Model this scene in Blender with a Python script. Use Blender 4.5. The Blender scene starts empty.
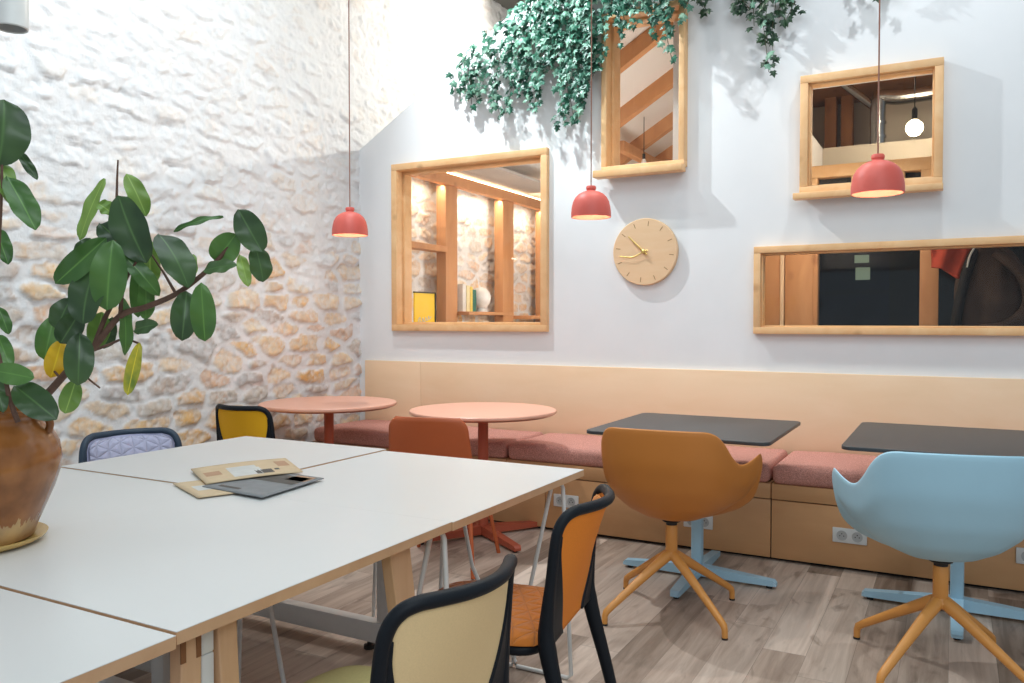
import bpy, bmesh, math, random
import numpy as np
from mathutils import Vector, Matrix
random.seed(7); RNG = np.random.RandomState(11)
S = bpy.context.scene
COL = S.collection
PI = math.pi
def rad(a): return a*PI/180

# ------------------------------------------------------------------ materials
def lin(c):
    return tuple(((x/12.92) if x <= .04045 else ((x+.055)/1.055)**2.4) for x in c)
def rgb(r, g, b): return lin((r/255, g/255, b/255))
def new_mat(name):
    m = bpy.data.materials.new(name); m.use_nodes = True
    nt = m.node_tree; nt.nodes.clear()
    out = nt.nodes.new('ShaderNodeOutputMaterial')
    bs = nt.nodes.new('ShaderNodeBsdfPrincipled')
    nt.links.new(bs.outputs[0], out.inputs[0])
    return m, nt, bs, out
def N(nt, typ, **kw):
    n = nt.nodes.new(typ)
    for k, v in kw.items():
        if k in n.inputs: n.inputs[k].default_value = v
        else: setattr(n, k, v)
    return n
def mapping(nt, scale=(1,1,1), rot=(0,0,0), coord='Object'):
    tc = nt.nodes.new('ShaderNodeTexCoord'); mp = nt.nodes.new('ShaderNodeMapping')
    mp.inputs['Scale'].default_value = scale; mp.inputs['Rotation'].default_value = rot
    nt.links.new(tc.outputs[coord], mp.inputs[0]); return mp.outputs[0]
def ramp(nt, fac, stops):
    r = nt.nodes.new('ShaderNodeValToRGB'); e = r.color_ramp.elements
    while len(e) < len(stops): e.new(.5)
    for i, (p, c) in enumerate(stops):
        e[i].position = p; e[i].color = (c[0], c[1], c[2], 1)
    nt.links.new(fac, r.inputs[0]); return r.outputs[0]
def math_n(nt, op, a, b=None, c=None):
    n = nt.nodes.new('ShaderNodeMath'); n.operation = op
    for i, v in enumerate((a, b, c)):
        if v is None: continue
        if isinstance(v, (int, float)): n.inputs[i].default_value = v
        else: nt.links.new(v, n.inputs[i])
    return n.outputs[0]
def bump(nt, bs, h, strength=.3, dist=.01):
    b = N(nt, 'ShaderNodeBump', Strength=strength, Distance=dist)
    nt.links.new(h, b.inputs['Height']); nt.links.new(b.outputs[0], bs.inputs['Normal'])
def plain(name, c, rough=.5, metal=0., var=.06, scale=30., bmp=0., coat=0., spec=None):
    m, nt, bs, out = new_mat(name)
    if spec is not None: bs.inputs['Specular IOR Level'].default_value = spec
    v = mapping(nt)
    n = N(nt, 'ShaderNodeTexNoise', Scale=scale, Detail=3.)
    nt.links.new(v, n.inputs['Vector'])
    a = tuple(x*(1-var) for x in c); b = tuple(min(1, x*(1+var)) for x in c)
    nt.links.new(ramp(nt, n.outputs[0], [(.3, a), (.7, b)]), bs.inputs['Base Color'])
    bs.inputs['Roughness'].default_value = rough; bs.inputs['Metallic'].default_value = metal
    if coat: bs.inputs['Coat Weight'].default_value = coat
    if bmp: bump(nt, bs, n.outputs[0], bmp, .004)
    return m
def wood(name, c1, c2, rough=.5, scale=(2, 30, 30), knots=0., grain=.5):
    m, nt, bs, out = new_mat(name)
    v = mapping(nt, scale)
    n = N(nt, 'ShaderNodeTexNoise', Scale=1., Detail=6., Roughness=.6, Distortion=.6)
    nt.links.new(v, n.inputs['Vector'])
    col = ramp(nt, n.outputs[0], [(.5-grain*.4, c1), (.5+grain*.4, c2)])
    if knots:
        v2 = mapping(nt, tuple(max(3., s**.5*1.6) for s in scale))
        vo = N(nt, 'ShaderNodeTexVoronoi', Scale=1.)
        nt.links.new(v2, vo.inputs['Vector'])
        k = ramp(nt, vo.outputs['Distance'], [(.06, (.35, .2, .1)), (.16, (1, 1, 1))])
        mx = N(nt, 'ShaderNodeMix', data_type='RGBA', blend_type='MULTIPLY'); mx.inputs[0].default_value = knots
        nt.links.new(col, mx.inputs[6]); nt.links.new(k, mx.inputs[7]); col = mx.outputs[2]
    nt.links.new(col, bs.inputs['Base Color']); bs.inputs['Roughness'].default_value = rough
    bump(nt, bs, n.outputs[0], .05, .002)
    return m
def emit(name, c, s):
    m, nt, bs, out = new_mat(name)
    bs.inputs['Base Color'].default_value = (*c, 1)
    bs.inputs['Emission Color'].default_value = (*c, 1); bs.inputs['Emission Strength'].default_value = s
    return m
def glass_mat(name, refl=1., tint=(1, 1, 1)):
    m, nt, bs, out = new_mat(name); nt.nodes.remove(bs)
    t = N(nt, 'ShaderNodeBsdfTransparent'); t.inputs[0].default_value = (*tint, 1)
    g = N(nt, 'ShaderNodeBsdfGlossy', Roughness=.01)
    f = N(nt, 'ShaderNodeFresnel', IOR=1.5)
    fm = math_n(nt, 'MULTIPLY', f.outputs[0], refl)
    mx = N(nt, 'ShaderNodeMixShader')
    nt.links.new(fm, mx.inputs[0]); nt.links.new(t.outputs[0], mx.inputs[1]); nt.links.new(g.outputs[0], mx.inputs[2])
    nt.links.new(mx.outputs[0], out.inputs[0]); return m
def quilt(name, c, s=.055, rough=.9):
    m, nt, bs, out = new_mat(name)
    tc = nt.nodes.new('ShaderNodeTexCoord'); sx = nt.nodes.new('ShaderNodeSeparateXYZ')
    nt.links.new(tc.outputs['UV'], sx.inputs[0])
    h = None
    for a in (0, 60, 120):
        p = math_n(nt, 'ADD', math_n(nt, 'MULTIPLY', sx.outputs[0], math.cos(rad(a))/s), math_n(nt, 'MULTIPLY', sx.outputs[1], math.sin(rad(a))/s))
        t = math_n(nt, 'PINGPONG', p, .5)
        h = t if h is None else math_n(nt, 'MINIMUM', h, t)
    h = math_n(nt, 'POWER', h, .5)
    n = N(nt, 'ShaderNodeTexNoise', Scale=60., Detail=2.)
    nt.links.new(tc.outputs['UV'], n.inputs['Vector'])
    nt.links.new(ramp(nt, n.outputs[0], [(.3, tuple(x*.92 for x in c)), (.7, tuple(x*1.06 for x in c))]), bs.inputs['Base Color'])
    bs.inputs['Roughness'].default_value = rough; bs.inputs['Sheen Weight'].default_value = .2
    bump(nt, bs, h, .9, .012)
    return m

M = {}
M['white_wall'] = plain('white_wall_paint', (.80, .81, .82), .85, var=.015, scale=4)
M['plaster'] = plain('cream_plaster', (.62, .56, .46), .9, var=.04, scale=5)
M['ceiling_grey'] = plain('grey_ceiling', (.16, .155, .145), .9, var=.05, scale=4)
M['reflection_grey'] = plain('grey_reflection', (.42, .40, .38), .8, var=.06, scale=4)  # grey of the reflected ceiling put into a surface colour
M['ceiling_white'] = plain('white_board', (.78, .75, .72), .8, var=.03, scale=3)
M['plywood'] = wood('birch_plywood', rgb(236, 202, 164), rgb(243, 213, 180), .55, (1.6, 6, 6), 0., .7)
M['plywood_shaded'] = wood('birch_plywood_shaded', rgb(192, 142, 96), rgb(208, 160, 114), .5, (1.6, 6, 6), 0., .7)  # same birch, darkened to put the bench front's shade into the colour
M['pine'] = wood('pine_frame', rgb(224, 172, 118), rgb(238, 198, 148), .5, (7, 7, 7), .5, .6)
M['timber'] = wood('old_timber', rgb(184, 128, 84), rgb(210, 156, 108), .65, (9, 9, 2), .4, .8)
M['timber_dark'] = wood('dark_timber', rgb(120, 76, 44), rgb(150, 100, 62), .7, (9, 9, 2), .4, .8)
M['oak_edge'] = wood('oak_edge', rgb(198, 154, 116), rgb(214, 174, 136), .55, (12, 12, 12), 0., .7)
M['oak_leg'] = wood('oak_leg', rgb(204, 160, 122), rgb(220, 180, 142), .5, (30, 30, 3), 0., .7)
M['laminate'] = plain('white_laminate', (.72, .72, .71), .32, var=.01, scale=3)
M['white_metal'] = plain('white_metal', (.72, .72, .70), .4, var=.02)
M['terracotta'] = plain('terracotta_metal', rgb(176, 84, 58), .5, var=.03)
M['terra_top'] = plain('terracotta_laminate', rgb(236, 176, 152), .35, var=.02)
M['rust_shell'] = plain('rust_shell', rgb(188, 92, 48), .5, var=.04, scale=9)
M['black_top'] = plain('charcoal_laminate', (.045, .047, .05), .42, var=.08, scale=60)
M['blue_metal'] = plain('pale_blue_metal', rgb(166, 204, 224), .4, var=.02)
M['blue_shell'] = plain('pale_blue_shell', rgb(164, 204, 222), .45, var=.02, scale=6)
M['orange_shell'] = plain('orange_shell', rgb(196, 122, 50), .5, var=.03, scale=6)
M['orange_metal'] = plain('orange_metal', rgb(214, 146, 72), .42, var=.03)
M['black_plastic'] = plain('black_plastic', (.006, .009, .014), .5, var=.1, scale=300, bmp=.1, spec=.25)
M['navy_plastic'] = plain('navy_plastic', rgb(44, 62, 80), .5, var=.05)
M['fabric_orange'] = plain('orange_fabric', rgb(238, 136, 40), .85, var=.04, scale=300, bmp=.15)
M['fabric_cream'] = plain('cream_fabric', rgb(242, 212, 160), .85, var=.03, scale=300, bmp=.15)
M['fabric_yellow'] = plain('yellow_fabric', rgb(236, 176, 20), .85, var=.04, scale=300, bmp=.15)
M['fabric_lilac'] = plain('lilac_fabric', rgb(176, 176, 204), .9, var=.04, scale=200)
M['quilt_brown'] = quilt('brown_quilt', rgb(196, 112, 34))
M['quilt_orange'] = quilt('orange_quilt', rgb(232, 140, 40))
M['quilt_lilac'] = quilt('lilac_quilt', rgb(190, 190, 216))
M['quilt_olive'] = plain('olive_seat', rgb(196, 186, 128), .9, var=.04, scale=150, bmp=.1)
M['lamp_red'] = plain('coral_lamp', rgb(214, 96, 84), .5, var=.03)
M['lamp_inner'] = plain('coral_lamp_inside', rgb(226, 150, 120), .6, var=.02)
M['cord'] = plain('fabric_cord', rgb(150, 105, 90), .8)
M['clock_face'] = wood('ash_clock', rgb(226, 188, 146), rgb(232, 198, 160), .6, (4, 20, 20), 0., .6)
M['brass'] = plain('brass', (.85, .6, .2), .3, 1.)
M['tick'] = plain('clock_mark', rgb(150, 110, 70), .7)
M['black'] = plain('black_rubber', (.012, .012, .012), .6)
M['socket'] = plain('white_socket', (.68, .68, .66), .4, var=.01)
M['socket_well'] = plain('grey_socket_well', (.45, .45, .44), .5, var=.01)
M['kraft'] = plain('kraft_paper', rgb(210, 186, 152), .75, var=.04)
M['greyprint'] = plain('grey_print', (.22, .23, .24), .6, var=.1, scale=20)
M['ink'] = plain('ink', (.09, .08, .07), .7)
M['pale_ink'] = plain('pale_print', (.62, .62, .60), .7)
M['red_ink'] = plain('red_print', rgb(186, 146, 116), .7)
M['soil'] = plain('soil', (.04, .03, .02), .95, scale=80, var=.4, bmp=.8)
M['bark'] = plain('brown_stem', rgb(98, 70, 56), .7, var=.2, scale=60, bmp=.4)
M['stem_green'] = plain('green_stem', rgb(70, 66, 44), .6, var=.2)
M['saucer'] = plain('yellow_glazed_saucer', rgb(214, 178, 104), .25, var=.06)
M['steel_duct'] = plain('duct', (.45, .45, .44), .25, 1.)
M['jacket'] = plain('brown_jacket', (.05, .03, .022), .85, var=.3, scale=9, bmp=.5)
M['jacket_black'] = plain('black_lining', (.01, .01, .011), .8, var=.2, scale=12)
M['scarf'] = plain('red_scarf', rgb(170, 66, 46), .9, var=.15, scale=20, bmp=.4)
M['yellow_board'] = plain('yellow_poster', rgb(246, 206, 40), .6, var=.02)
M['night'] = plain('night_facade', (.040, .048, .064), .9, var=.25, scale=3)
M['night2'] = plain('night_facade_grey', (.048, .049, .045), .9, var=.25, scale=3)
M['glass'] = glass_mat('window_glass', .35)
M['glass_dark'] = glass_mat('dark_glass', .4, (.75, .8, .85))
M['led'] = emit('led_strip', (1, .74, .42), 22)
M['bulb'] = emit('warm_bulb', (1, .82, .55), 30)
M['bulb_in'] = emit('lamp_bulb', (1, .74, .55), 1.2)
M['lit_window'] = emit('lit_window', (.55, .62, .38), .5)
M['globe'] = plain('white_globe', (.8, .8, .78), .3)
for nme, c in (('white', (.75, .74, .7)), ('yellow', (.75, .58, .12)), ('cream', (.78, .68, .4)), ('green', (.03, .17, .13)), ('red', (.45, .1, .08)), ('grey', (.2, .21, .23))):
    M['book_'+nme] = plain('book_'+nme, c, .6)

# leaf material
def leaf_mat(name, dark, mid, rough=.35, scale=6., mid_vein=True):
    m, nt, bs, out = new_mat(name)
    tc = nt.nodes.new('ShaderNodeTexCoord'); sx = nt.nodes.new('ShaderNodeSeparateXYZ')
    nt.links.new(tc.outputs['UV'], sx.inputs[0])
    n = N(nt, 'ShaderNodeTexNoise', Scale=scale, Detail=3.)
    tc2 = nt.nodes.new('ShaderNodeTexCoord'); nt.links.new(tc2.outputs['Object'], n.inputs['Vector'])
    col = ramp(nt, n.outputs[0], [(.35, dark), (.68, mid)])
    if mid_vein:
        d = math_n(nt, 'ABSOLUTE', math_n(nt, 'SUBTRACT', sx.outputs[0], .5))
        k = ramp(nt, d, [(.0, (1, 1, 1)), (.045, (0, 0, 0))])
        mx = N(nt, 'ShaderNodeMix', data_type='RGBA'); nt.links.new(k, mx.inputs[0])
        nt.links.new(col, mx.inputs[6]); mx.inputs[7].default_value = (*[min(1, c*1.3) for c in mid], 1)
        col = mx.outputs[2]
    nt.links.new(col, bs.inputs['Base Color'])
    bs.inputs['Roughness'].default_value = rough
    tr = N(nt, 'ShaderNodeBsdfTranslucent'); nt.links.new(col, tr.inputs[0])
    mxs = N(nt, 'ShaderNodeMixShader'); mxs.inputs[0].default_value = .16
    nt.links.new(bs.outputs[0], mxs.inputs[1]); nt.links.new(tr.outputs[0], mxs.inputs[2])
    nt.links.new(mxs.outputs[0], out.inputs[0])
    return m
M['leaf_dark'] = leaf_mat('rubber_leaf_dark', rgb(48, 72, 44), rgb(78, 108, 62))
M['leaf_mid'] = leaf_mat('rubber_leaf_mid', rgb(58, 98, 46), rgb(96, 138, 68))
M['leaf_light'] = leaf_mat('rubber_leaf_light', rgb(110, 148, 66), rgb(150, 180, 92))
M['leaf_yellow'] = leaf_mat('rubber_leaf_yellow', rgb(214, 160, 24), rgb(240, 196, 50))
M['leaf_turning'] = leaf_mat('rubber_leaf_turning', rgb(90, 128, 50), rgb(226, 206, 60), scale=14)
M['ivy'] = leaf_mat('ivy_leaf', rgb(20, 62, 48), rgb(52, 112, 88), .4, 9., True)
M['ivy_deep'] = leaf_mat('ivy_leaf_deep', rgb(22, 48, 34), rgb(54, 86, 56), .4, 9., True)
M['ivy_var'] = leaf_mat('ivy_leaf_pale_edge', rgb(50, 108, 88), rgb(140, 182, 158), .4, 12., False)

# pot: glazed brown with pale unglazed drips near the foot
def pot_mat():
    m, nt, bs, out = new_mat('brown_glaze')
    tc = nt.nodes.new('ShaderNodeTexCoord'); sx = nt.nodes.new('ShaderNodeSeparateXYZ')
    nt.links.new(tc.outputs['Object'], sx.inputs[0])
    at = math_n(nt, 'ARCTAN2', sx.outputs[1], sx.outputs[0])
    cb = nt.nodes.new('ShaderNodeCombineXYZ'); nt.links.new(math_n(nt, 'MULTIPLY', at, 6.), cb.inputs[0])
    n = N(nt, 'ShaderNodeTexNoise', Scale=1.6, Detail=2.); nt.links.new(cb.outputs[0], n.inputs['Vector'])
    lim = math_n(nt, 'ADD', math_n(nt, 'MULTIPLY', n.outputs[0], .10), .012)
    k = math_n(nt, 'GREATER_THAN', sx.outputs[2], lim)
    n2 = N(nt, 'ShaderNodeTexNoise', Scale=14., Detail=3.); nt.links.new(tc.outputs['Object'], n2.inputs['Vector'])
    gl = ramp(nt, n2.outputs[0], [(.35, rgb(126, 76, 36)), (.7, rgb(164, 106, 56))])
    un = ramp(nt, n2.outputs[0], [(.35, rgb(150, 118, 92)), (.7, rgb(206, 172, 120))])
    mx = N(nt, 'ShaderNodeMix', data_type='RGBA'); nt.links.new(k, mx.inputs[0])
    nt.links.new(un, mx.inputs[6]); nt.links.new(gl, mx.inputs[7]); nt.links.new(mx.outputs[2], bs.inputs['Base Color'])
    nt.links.new(math_n(nt, 'SUBTRACT', .6, math_n(nt, 'MULTIPLY', k, .42)), bs.inputs['Roughness'])
    return m
M['pot'] = pot_mat()

def floor_mat():
    m, nt, bs, out = new_mat('grey_brown_plank_floor')
    tc = nt.nodes.new('ShaderNodeTexCoord'); sx = nt.nodes.new('ShaderNodeSeparateXYZ')
    nt.links.new(tc.outputs['Object'], sx.inputs[0])
    px = math_n(nt, 'DIVIDE', sx.outputs[0], .16); row = math_n(nt, 'FLOOR', px)
    wn = N(nt, 'ShaderNodeTexWhiteNoise', noise_dimensions='1D'); nt.links.new(row, wn.inputs['W'])
    py = math_n(nt, 'ADD', math_n(nt, 'DIVIDE', sx.outputs[1], 1.1), math_n(nt, 'MULTIPLY', wn.outputs[0], 7.))
    idv = nt.nodes.new('ShaderNodeCombineXYZ'); nt.links.new(row, idv.inputs[0]); nt.links.new(math_n(nt, 'FLOOR', py), idv.inputs[1])
    wn2 = N(nt, 'ShaderNodeTexWhiteNoise', noise_dimensions='3D'); nt.links.new(idv.outputs[0], wn2.inputs['Vector'])
    mp = N(nt, 'ShaderNodeMapping'); mp.inputs['Scale'].default_value = (22, 1.6, 1); nt.links.new(tc.outputs['Object'], mp.inputs[0])
    ad = N(nt, 'ShaderNodeVectorMath', operation='MULTIPLY_ADD'); nt.links.new(wn2.outputs[1], ad.inputs[0]); ad.inputs[1].default_value = (40, 40, 40); nt.links.new(mp.outputs[0], ad.inputs[2])
    st = N(nt, 'ShaderNodeTexNoise', Scale=1., Detail=6., Roughness=.65, Distortion=.8); nt.links.new(ad.outputs[0], st.inputs['Vector'])
    mp2 = N(nt, 'ShaderNodeMapping'); mp2.inputs['Scale'].default_value = (6, 2.2, 1); nt.links.new(tc.outputs['Object'], mp2.inputs[0])
    kn = N(nt, 'ShaderNodeTexNoise', Scale=1., Detail=3., Distortion=2.); nt.links.new(mp2.outputs[0], kn.inputs['Vector'])
    f = math_n(nt, 'ADD', math_n(nt, 'MULTIPLY', st.outputs[0], .6), math_n(nt, 'MULTIPLY', wn2.outputs[0], .38))
    col = ramp(nt, f, [(.28, rgb(132, 114, 100)), (.5, rgb(178, 158, 143)), (.72, rgb(212, 194, 179))])
    kk = ramp(nt, kn.outputs[0], [(.30, (.45, .42, .40)), (.42, (1, 1, 1))])
    mx = N(nt, 'ShaderNodeMix', data_type='RGBA', blend_type='MULTIPLY'); mx.inputs[0].default_value = .65
    nt.links.new(col, mx.inputs[6]); nt.links.new(kk, mx.inputs[7])
    gx = math_n(nt, 'LESS_THAN', math_n(nt, 'FRACT', px), .012)
    gy = math_n(nt, 'LESS_THAN', math_n(nt, 'FRACT', py), .0025)
    g = math_n(nt, 'MAXIMUM', gx, gy)
    mx2 = N(nt, 'ShaderNodeMix', data_type='RGBA'); nt.links.new(math_n(nt, 'MULTIPLY', g, .5), mx2.inputs[0])
    nt.links.new(mx.outputs[2], mx2.inputs[6]); mx2.inputs[7].default_value = (.08, .06, .05, 1)
    nt.links.new(mx2.outputs[2], bs.inputs['Base Color']); bs.inputs['Roughness'].default_value = .5
    bump(nt, bs, st.outputs[0], .06, .003)
    return m
M['floor'] = floor_mat()

def cushion_mat():
    m, nt, bs, out = new_mat('salmon_tweed')
    tc = nt.nodes.new('ShaderNodeTexCoord')
    n = N(nt, 'ShaderNodeTexNoise', Scale=220., Detail=2.); nt.links.new(tc.outputs['Object'], n.inputs['Vector'])
    n2 = N(nt, 'ShaderNodeTexVoronoi', Scale=260.); nt.links.new(tc.outputs['Object'], n2.inputs['Vector'])
    f = math_n(nt, 'ADD', math_n(nt, 'MULTIPLY', n.outputs[0], .6), math_n(nt, 'MULTIPLY', n2.outputs['Distance'], .5))
    nt.links.new(ramp(nt, f, [(.3, rgb(150, 92, 82)), (.7, rgb(216, 158, 144))]), bs.inputs['Base Color'])
    bs.inputs['Roughness'].default_value = .95
    bump(nt, bs, f, .35, .004)
    return m
M['cushion'] = cushion_mat()

def stone_mat():
    m, nt, bs, out = new_mat('rubble_stone')
    a = nt.nodes.new('ShaderNodeVertexColor'); a.layer_name = 'stone'
    v = mapping(nt)
    n = N(nt, 'ShaderNodeTexNoise', Scale=16., Detail=8., Roughness=.65); nt.links.new(v, n.inputs['Vector'])
    r = ramp(nt, n.outputs[0], [(.3, (.78, .76, .74)), (.62, (1.08, 1.08, 1.08))])
    mx = N(nt, 'ShaderNodeMix', data_type='RGBA', blend_type='MULTIPLY'); mx.inputs[0].default_value = .8
    nt.links.new(a.outputs[0], mx.inputs[6]); nt.links.new(r, mx.inputs[7])
    # mortar stays white: alpha holds how bare the stone is
    mo = N(nt, 'ShaderNodeMix', data_type='RGBA'); mo.inputs[6].default_value = (.82, .82, .82, 1)
    nt.links.new(a.outputs[1], mo.inputs[0]); nt.links.new(mx.outputs[2], mo.inputs[7])
    nt.links.new(mo.outputs[2], bs.inputs['Base Color']); bs.inputs['Roughness'].default_value = .95
    n2 = N(nt, 'ShaderNodeTexNoise', Scale=38., Detail=7., Roughness=.75); nt.links.new(v, n2.inputs['Vector'])
    bump(nt, bs, n2.outputs[0], .6, .014)
    return m
M['stone'] = stone_mat()

# ------------------------------------------------------------------ mesh helpers
class MB:
    def __init__(s): s.v = []; s.f = []; s.mi = []; s.uv = {}
    def add(s, vs, fs, mi=0, uvs=None):
        o = len(s.v); s.v += [tuple(p) for p in vs]
        for k, f in enumerate(fs):
            if uvs is not None: s.uv[len(s.f)] = [uvs[i] for i in f]
            s.f.append(tuple(i+o for i in f)); s.mi.append(mi)
        return s
    def box(s, a, b, mi=0, bev=.003, top_scale=None):
        bm = bmesh.new(); r = bmesh.ops.create_cube(bm, size=1)
        for v in bm.verts:
            v.co = Vector([(a[i]+b[i])/2+v.co[i]*(b[i]-a[i]) for i in range(3)])
        if bev > 0:
            bev = min(bev, .45*min(abs(b[i]-a[i]) for i in range(3)))
            bmesh.ops.bevel(bm, geom=bm.edges[:], offset=bev, segments=2, affect='EDGES', profile=.5)
        bm.verts.index_update()
        s.add([v.co[:] for v in bm.verts], [[v.index for v in f.verts] for f in bm.faces], mi); bm.free(); return s
    def obox(s, p, q, w, h, mi=0, bev=.002, up=(0, 0, 1)):
        """bar from p to q with width w (sideways) and height h"""
        p, q = Vector(p), Vector(q); d = (q-p); L = d.length; d.normalize()
        up = Vector(up); sd = d.cross(up)
        if sd.length < 1e-4: sd = d.cross(Vector((0, 1, 0)))
        sd.normalize(); u = sd.cross(d)
        t = MB().box((-w/2, 0, -h/2), (w/2, L, h/2), mi, bev)
        s.add([p+sd*v[0]+d*v[1]+u*v[2] for v in t.v], t.f, mi); return s
    def tube(s, pts, r, seg=10, closed=False, mi=0, flat=1., cap=True):
        pts = [Vector(p) for p in pts]; n = len(pts)
        rs = r if isinstance(r, (list, tuple)) else [r]*n
        t0 = (pts[1]-pts[0]).normalized()
        ref = Vector((0, 0, 1)) if abs(t0.z) < .9 else Vector((1, 0, 0))
        nrm = (ref-t0*ref.dot(t0)).normalized(); vs = []
        for i in range(n):
            if closed: t = pts[(i+1) % n]-pts[i-1]
            else: t = pts[min(i+1, n-1)]-pts[max(i-1, 0)]
            t.normalize(); nrm = (nrm-t*nrm.dot(t)).normalized(); b = t.cross(nrm)
            for k in range(seg):
                a = 2*PI*k/seg
                vs.append(pts[i]+(nrm*math.cos(a)*flat+b*math.sin(a))*rs[i])
        fs = []; m = n if closed else n-1
        for i in range(m):
            j = (i+1) % n
            for k in range(seg):
                fs.append((i*seg+k, i*seg+(k+1) % seg, j*seg+(k+1) % seg, j*seg+k))
        if not closed and cap:
            fs.append(tuple(range(seg))[::-1]); fs.append(tuple((n-1)*seg+k for k in range(seg)))
        s.add(vs, fs, mi); return s
    def lathe(s, prof, seg=48, c=(0, 0, 0), mi=0, cap0=True, cap1=True):
        vs = []; fs = []; n = len(prof)
        for r, z in prof:
            for k in range(seg):
                a = 2*PI*k/seg; vs.append((c[0]+r*math.cos(a), c[1]+r*math.sin(a), c[2]+z))
        for i in range(n-1):
            for k in range(seg):
                fs.append((i*seg+k, i*seg+(k+1) % seg, (i+1)*seg+(k+1) % seg, (i+1)*seg+k))
        if cap0: fs.append(tuple(range(seg))[::-1])
        if cap1: fs.append(tuple((n-1)*seg+k for k in range(seg)))
        s.add(vs, fs, mi); return s
    def grid(s, fn, nu, nv, mi=0, uvf=None):
        vs = [fn(i/(nu-1), j/(nv-1)) for j in range(nv) for i in range(nu)]
        uv = [(uvf(i/(nu-1), j/(nv-1)) if uvf else (i/(nu-1), j/(nv-1))) for j in range(nv) for i in range(nu)]
        fs = [(j*nu+i, j*nu+i+1, (j+1)*nu+i+1, (j+1)*nu+i) for j in range(nv-1) for i in range(nu-1)]
        s.add(vs, fs, mi, uv); return s
    def prism(s, poly, z0, z1, mi=0, axis='z'):
        n = len(poly)
        def P(x, y, z): return (x, y, z) if axis == 'z' else ((x, z, y) if axis == 'y' else (z, x, y))
        vs = [P(x, y, z0) for x, y in poly]+[P(x, y, z1) for x, y in poly]
        fs = [tuple(range(n))[::-1], tuple(range(n, 2*n))]+[(i, (i+1) % n, n+(i+1) % n, n+i) for i in range(n)]
        s.add(vs, fs, mi); return s
    def move(s, d):
        s.v = [(a+d[0], b+d[1], c+d[2]) for a, b, c in s.v]; return s
    def obj(s, name, mats, parent=None, loc=(0, 0, 0), rotz=0, smooth=35, recalc=True):
        me = bpy.data.meshes.new(name); me.from_pydata(s.v, [], s.f)
        if not isinstance(mats, (list, tuple)): mats = [mats]
        for m in mats: me.materials.append(M[m] if isinstance(m, str) else m)
        me.polygons.foreach_set('material_index', s.mi)
        if s.uv:
            ul = me.uv_layers.new(name='UVMap')
            for fi, uvs in s.uv.items():
                ls = me.polygons[fi].loop_start
                for k, u in enumerate(uvs): ul.data[ls+k].uv = u
        me.update()
        if recalc:
            bm = bmesh.new(); bm.from_mesh(me); bmesh.ops.recalc_face_normals(bm, faces=bm.faces[:]); bm.to_mesh(me); bm.free()
        if smooth:
            me.polygons.foreach_set('use_smooth', [True]*len(me.polygons)); me.set_sharp_from_angle(angle=rad(smooth))
        o = bpy.data.objects.new(name, me); COL.objects.link(o)
        o.location = loc; o.rotation_euler = (0, 0, rotz)
        if parent: o.parent = parent
        return o
def tag(o, label=None, cat=None, group=None, kind=None):
    if label: o['label'] = label
    if cat: o['category'] = cat
    if group: o['group'] = group
    if kind: o['kind'] = kind
    return o
def thing(name, label, cat, loc=(0, 0, 0), rotz=0, group=None):
    o = bpy.data.objects.new(name, None); COL.objects.link(o); o.empty_display_size = .1
    o.location = loc; o.rotation_euler = (0, 0, rotz)
    return tag(o, label, cat, group)
def struct(o, label=None, cat=None): return tag(o, label, cat, None, 'structure')
def mod(o, typ, **kw):
    m = o.modifiers.new(typ.lower(), typ)
    for k, v in kw.items(): setattr(m, k, v)
    return m
def copy_thing(src, label, loc, rotz, group=None):
    r = src.copy(); COL.objects.link(r); r.location = loc; r.rotation_euler = (0, 0, rotz); r['label'] = label
    for c in list(src.children):
        d = c.copy(); COL.objects.link(d); d.parent = r
        for g in list(c.children):
            e = g.copy(); COL.objects.link(e); e.parent = d
    return r
def rrect(x0, y0, x1, y1, r, n=6):
    pts = []
    for cx, cy, a0 in ((x1-r, y0+r, -90), (x1-r, y1-r, 0), (x0+r, y1-r, 90), (x0+r, y0+r, 180)):
        for k in range(n+1):
            a = rad(a0+90*k/n); pts.append((cx+r*math.cos(a), cy+r*math.sin(a)))
    return pts
def bez(pts, n=8):
    """smooth catmull-rom through points"""
    P = [Vector(p) for p in pts]; P = [P[0]*2-P[1]]+P+[P[-1]*2-P[-2]]; out = []
    for i in range(1, len(P)-2):
        for k in range(n):
            t = k/n; a, b, c, d = P[i-1], P[i], P[i+1], P[i+2]
            out.append(.5*((2*b)+(c-a)*t+(2*a-5*b+4*c-d)*t*t+(3*b-a-3*c+d)*t**3))
    out.append(P[-2]); return out

# ------------------------------------------------------------------ camera
FOC = 815.; YAW = rad(28.4); PIT = rad(-1.44); CAMH = 1.28
cam = bpy.data.cameras.new('camera'); cam.sensor_width = 36; cam.lens = FOC/1024*36; cam.clip_start = .05
co = bpy.data.objects.new('camera', cam); COL.objects.link(co)
co.location = (0, 0, CAMH); co.rotation_euler = (PI/2+PIT, 0, YAW); S.camera = co
FW = Vector((-math.sin(YAW)*math.cos(PIT), math.cos(YAW)*math.cos(PIT), math.sin(PIT)))
RT = Vector((math.cos(YAW), math.sin(YAW), 0)); UP = RT.cross(FW)
def ray(u, v): return FW+RT*((u-512)/FOC)-UP*((v-341.5)/FOC)
C0 = Vector((0, 0, CAMH))
def at_d(u, v, d): return C0+ray(u, v)*d
def at_y(u, v, y): r = ray(u, v); return C0+r*(y/r.y)
def at_z(u, v, z): r = ray(u, v); return C0+r*((z-CAMH)/r.z)

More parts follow.
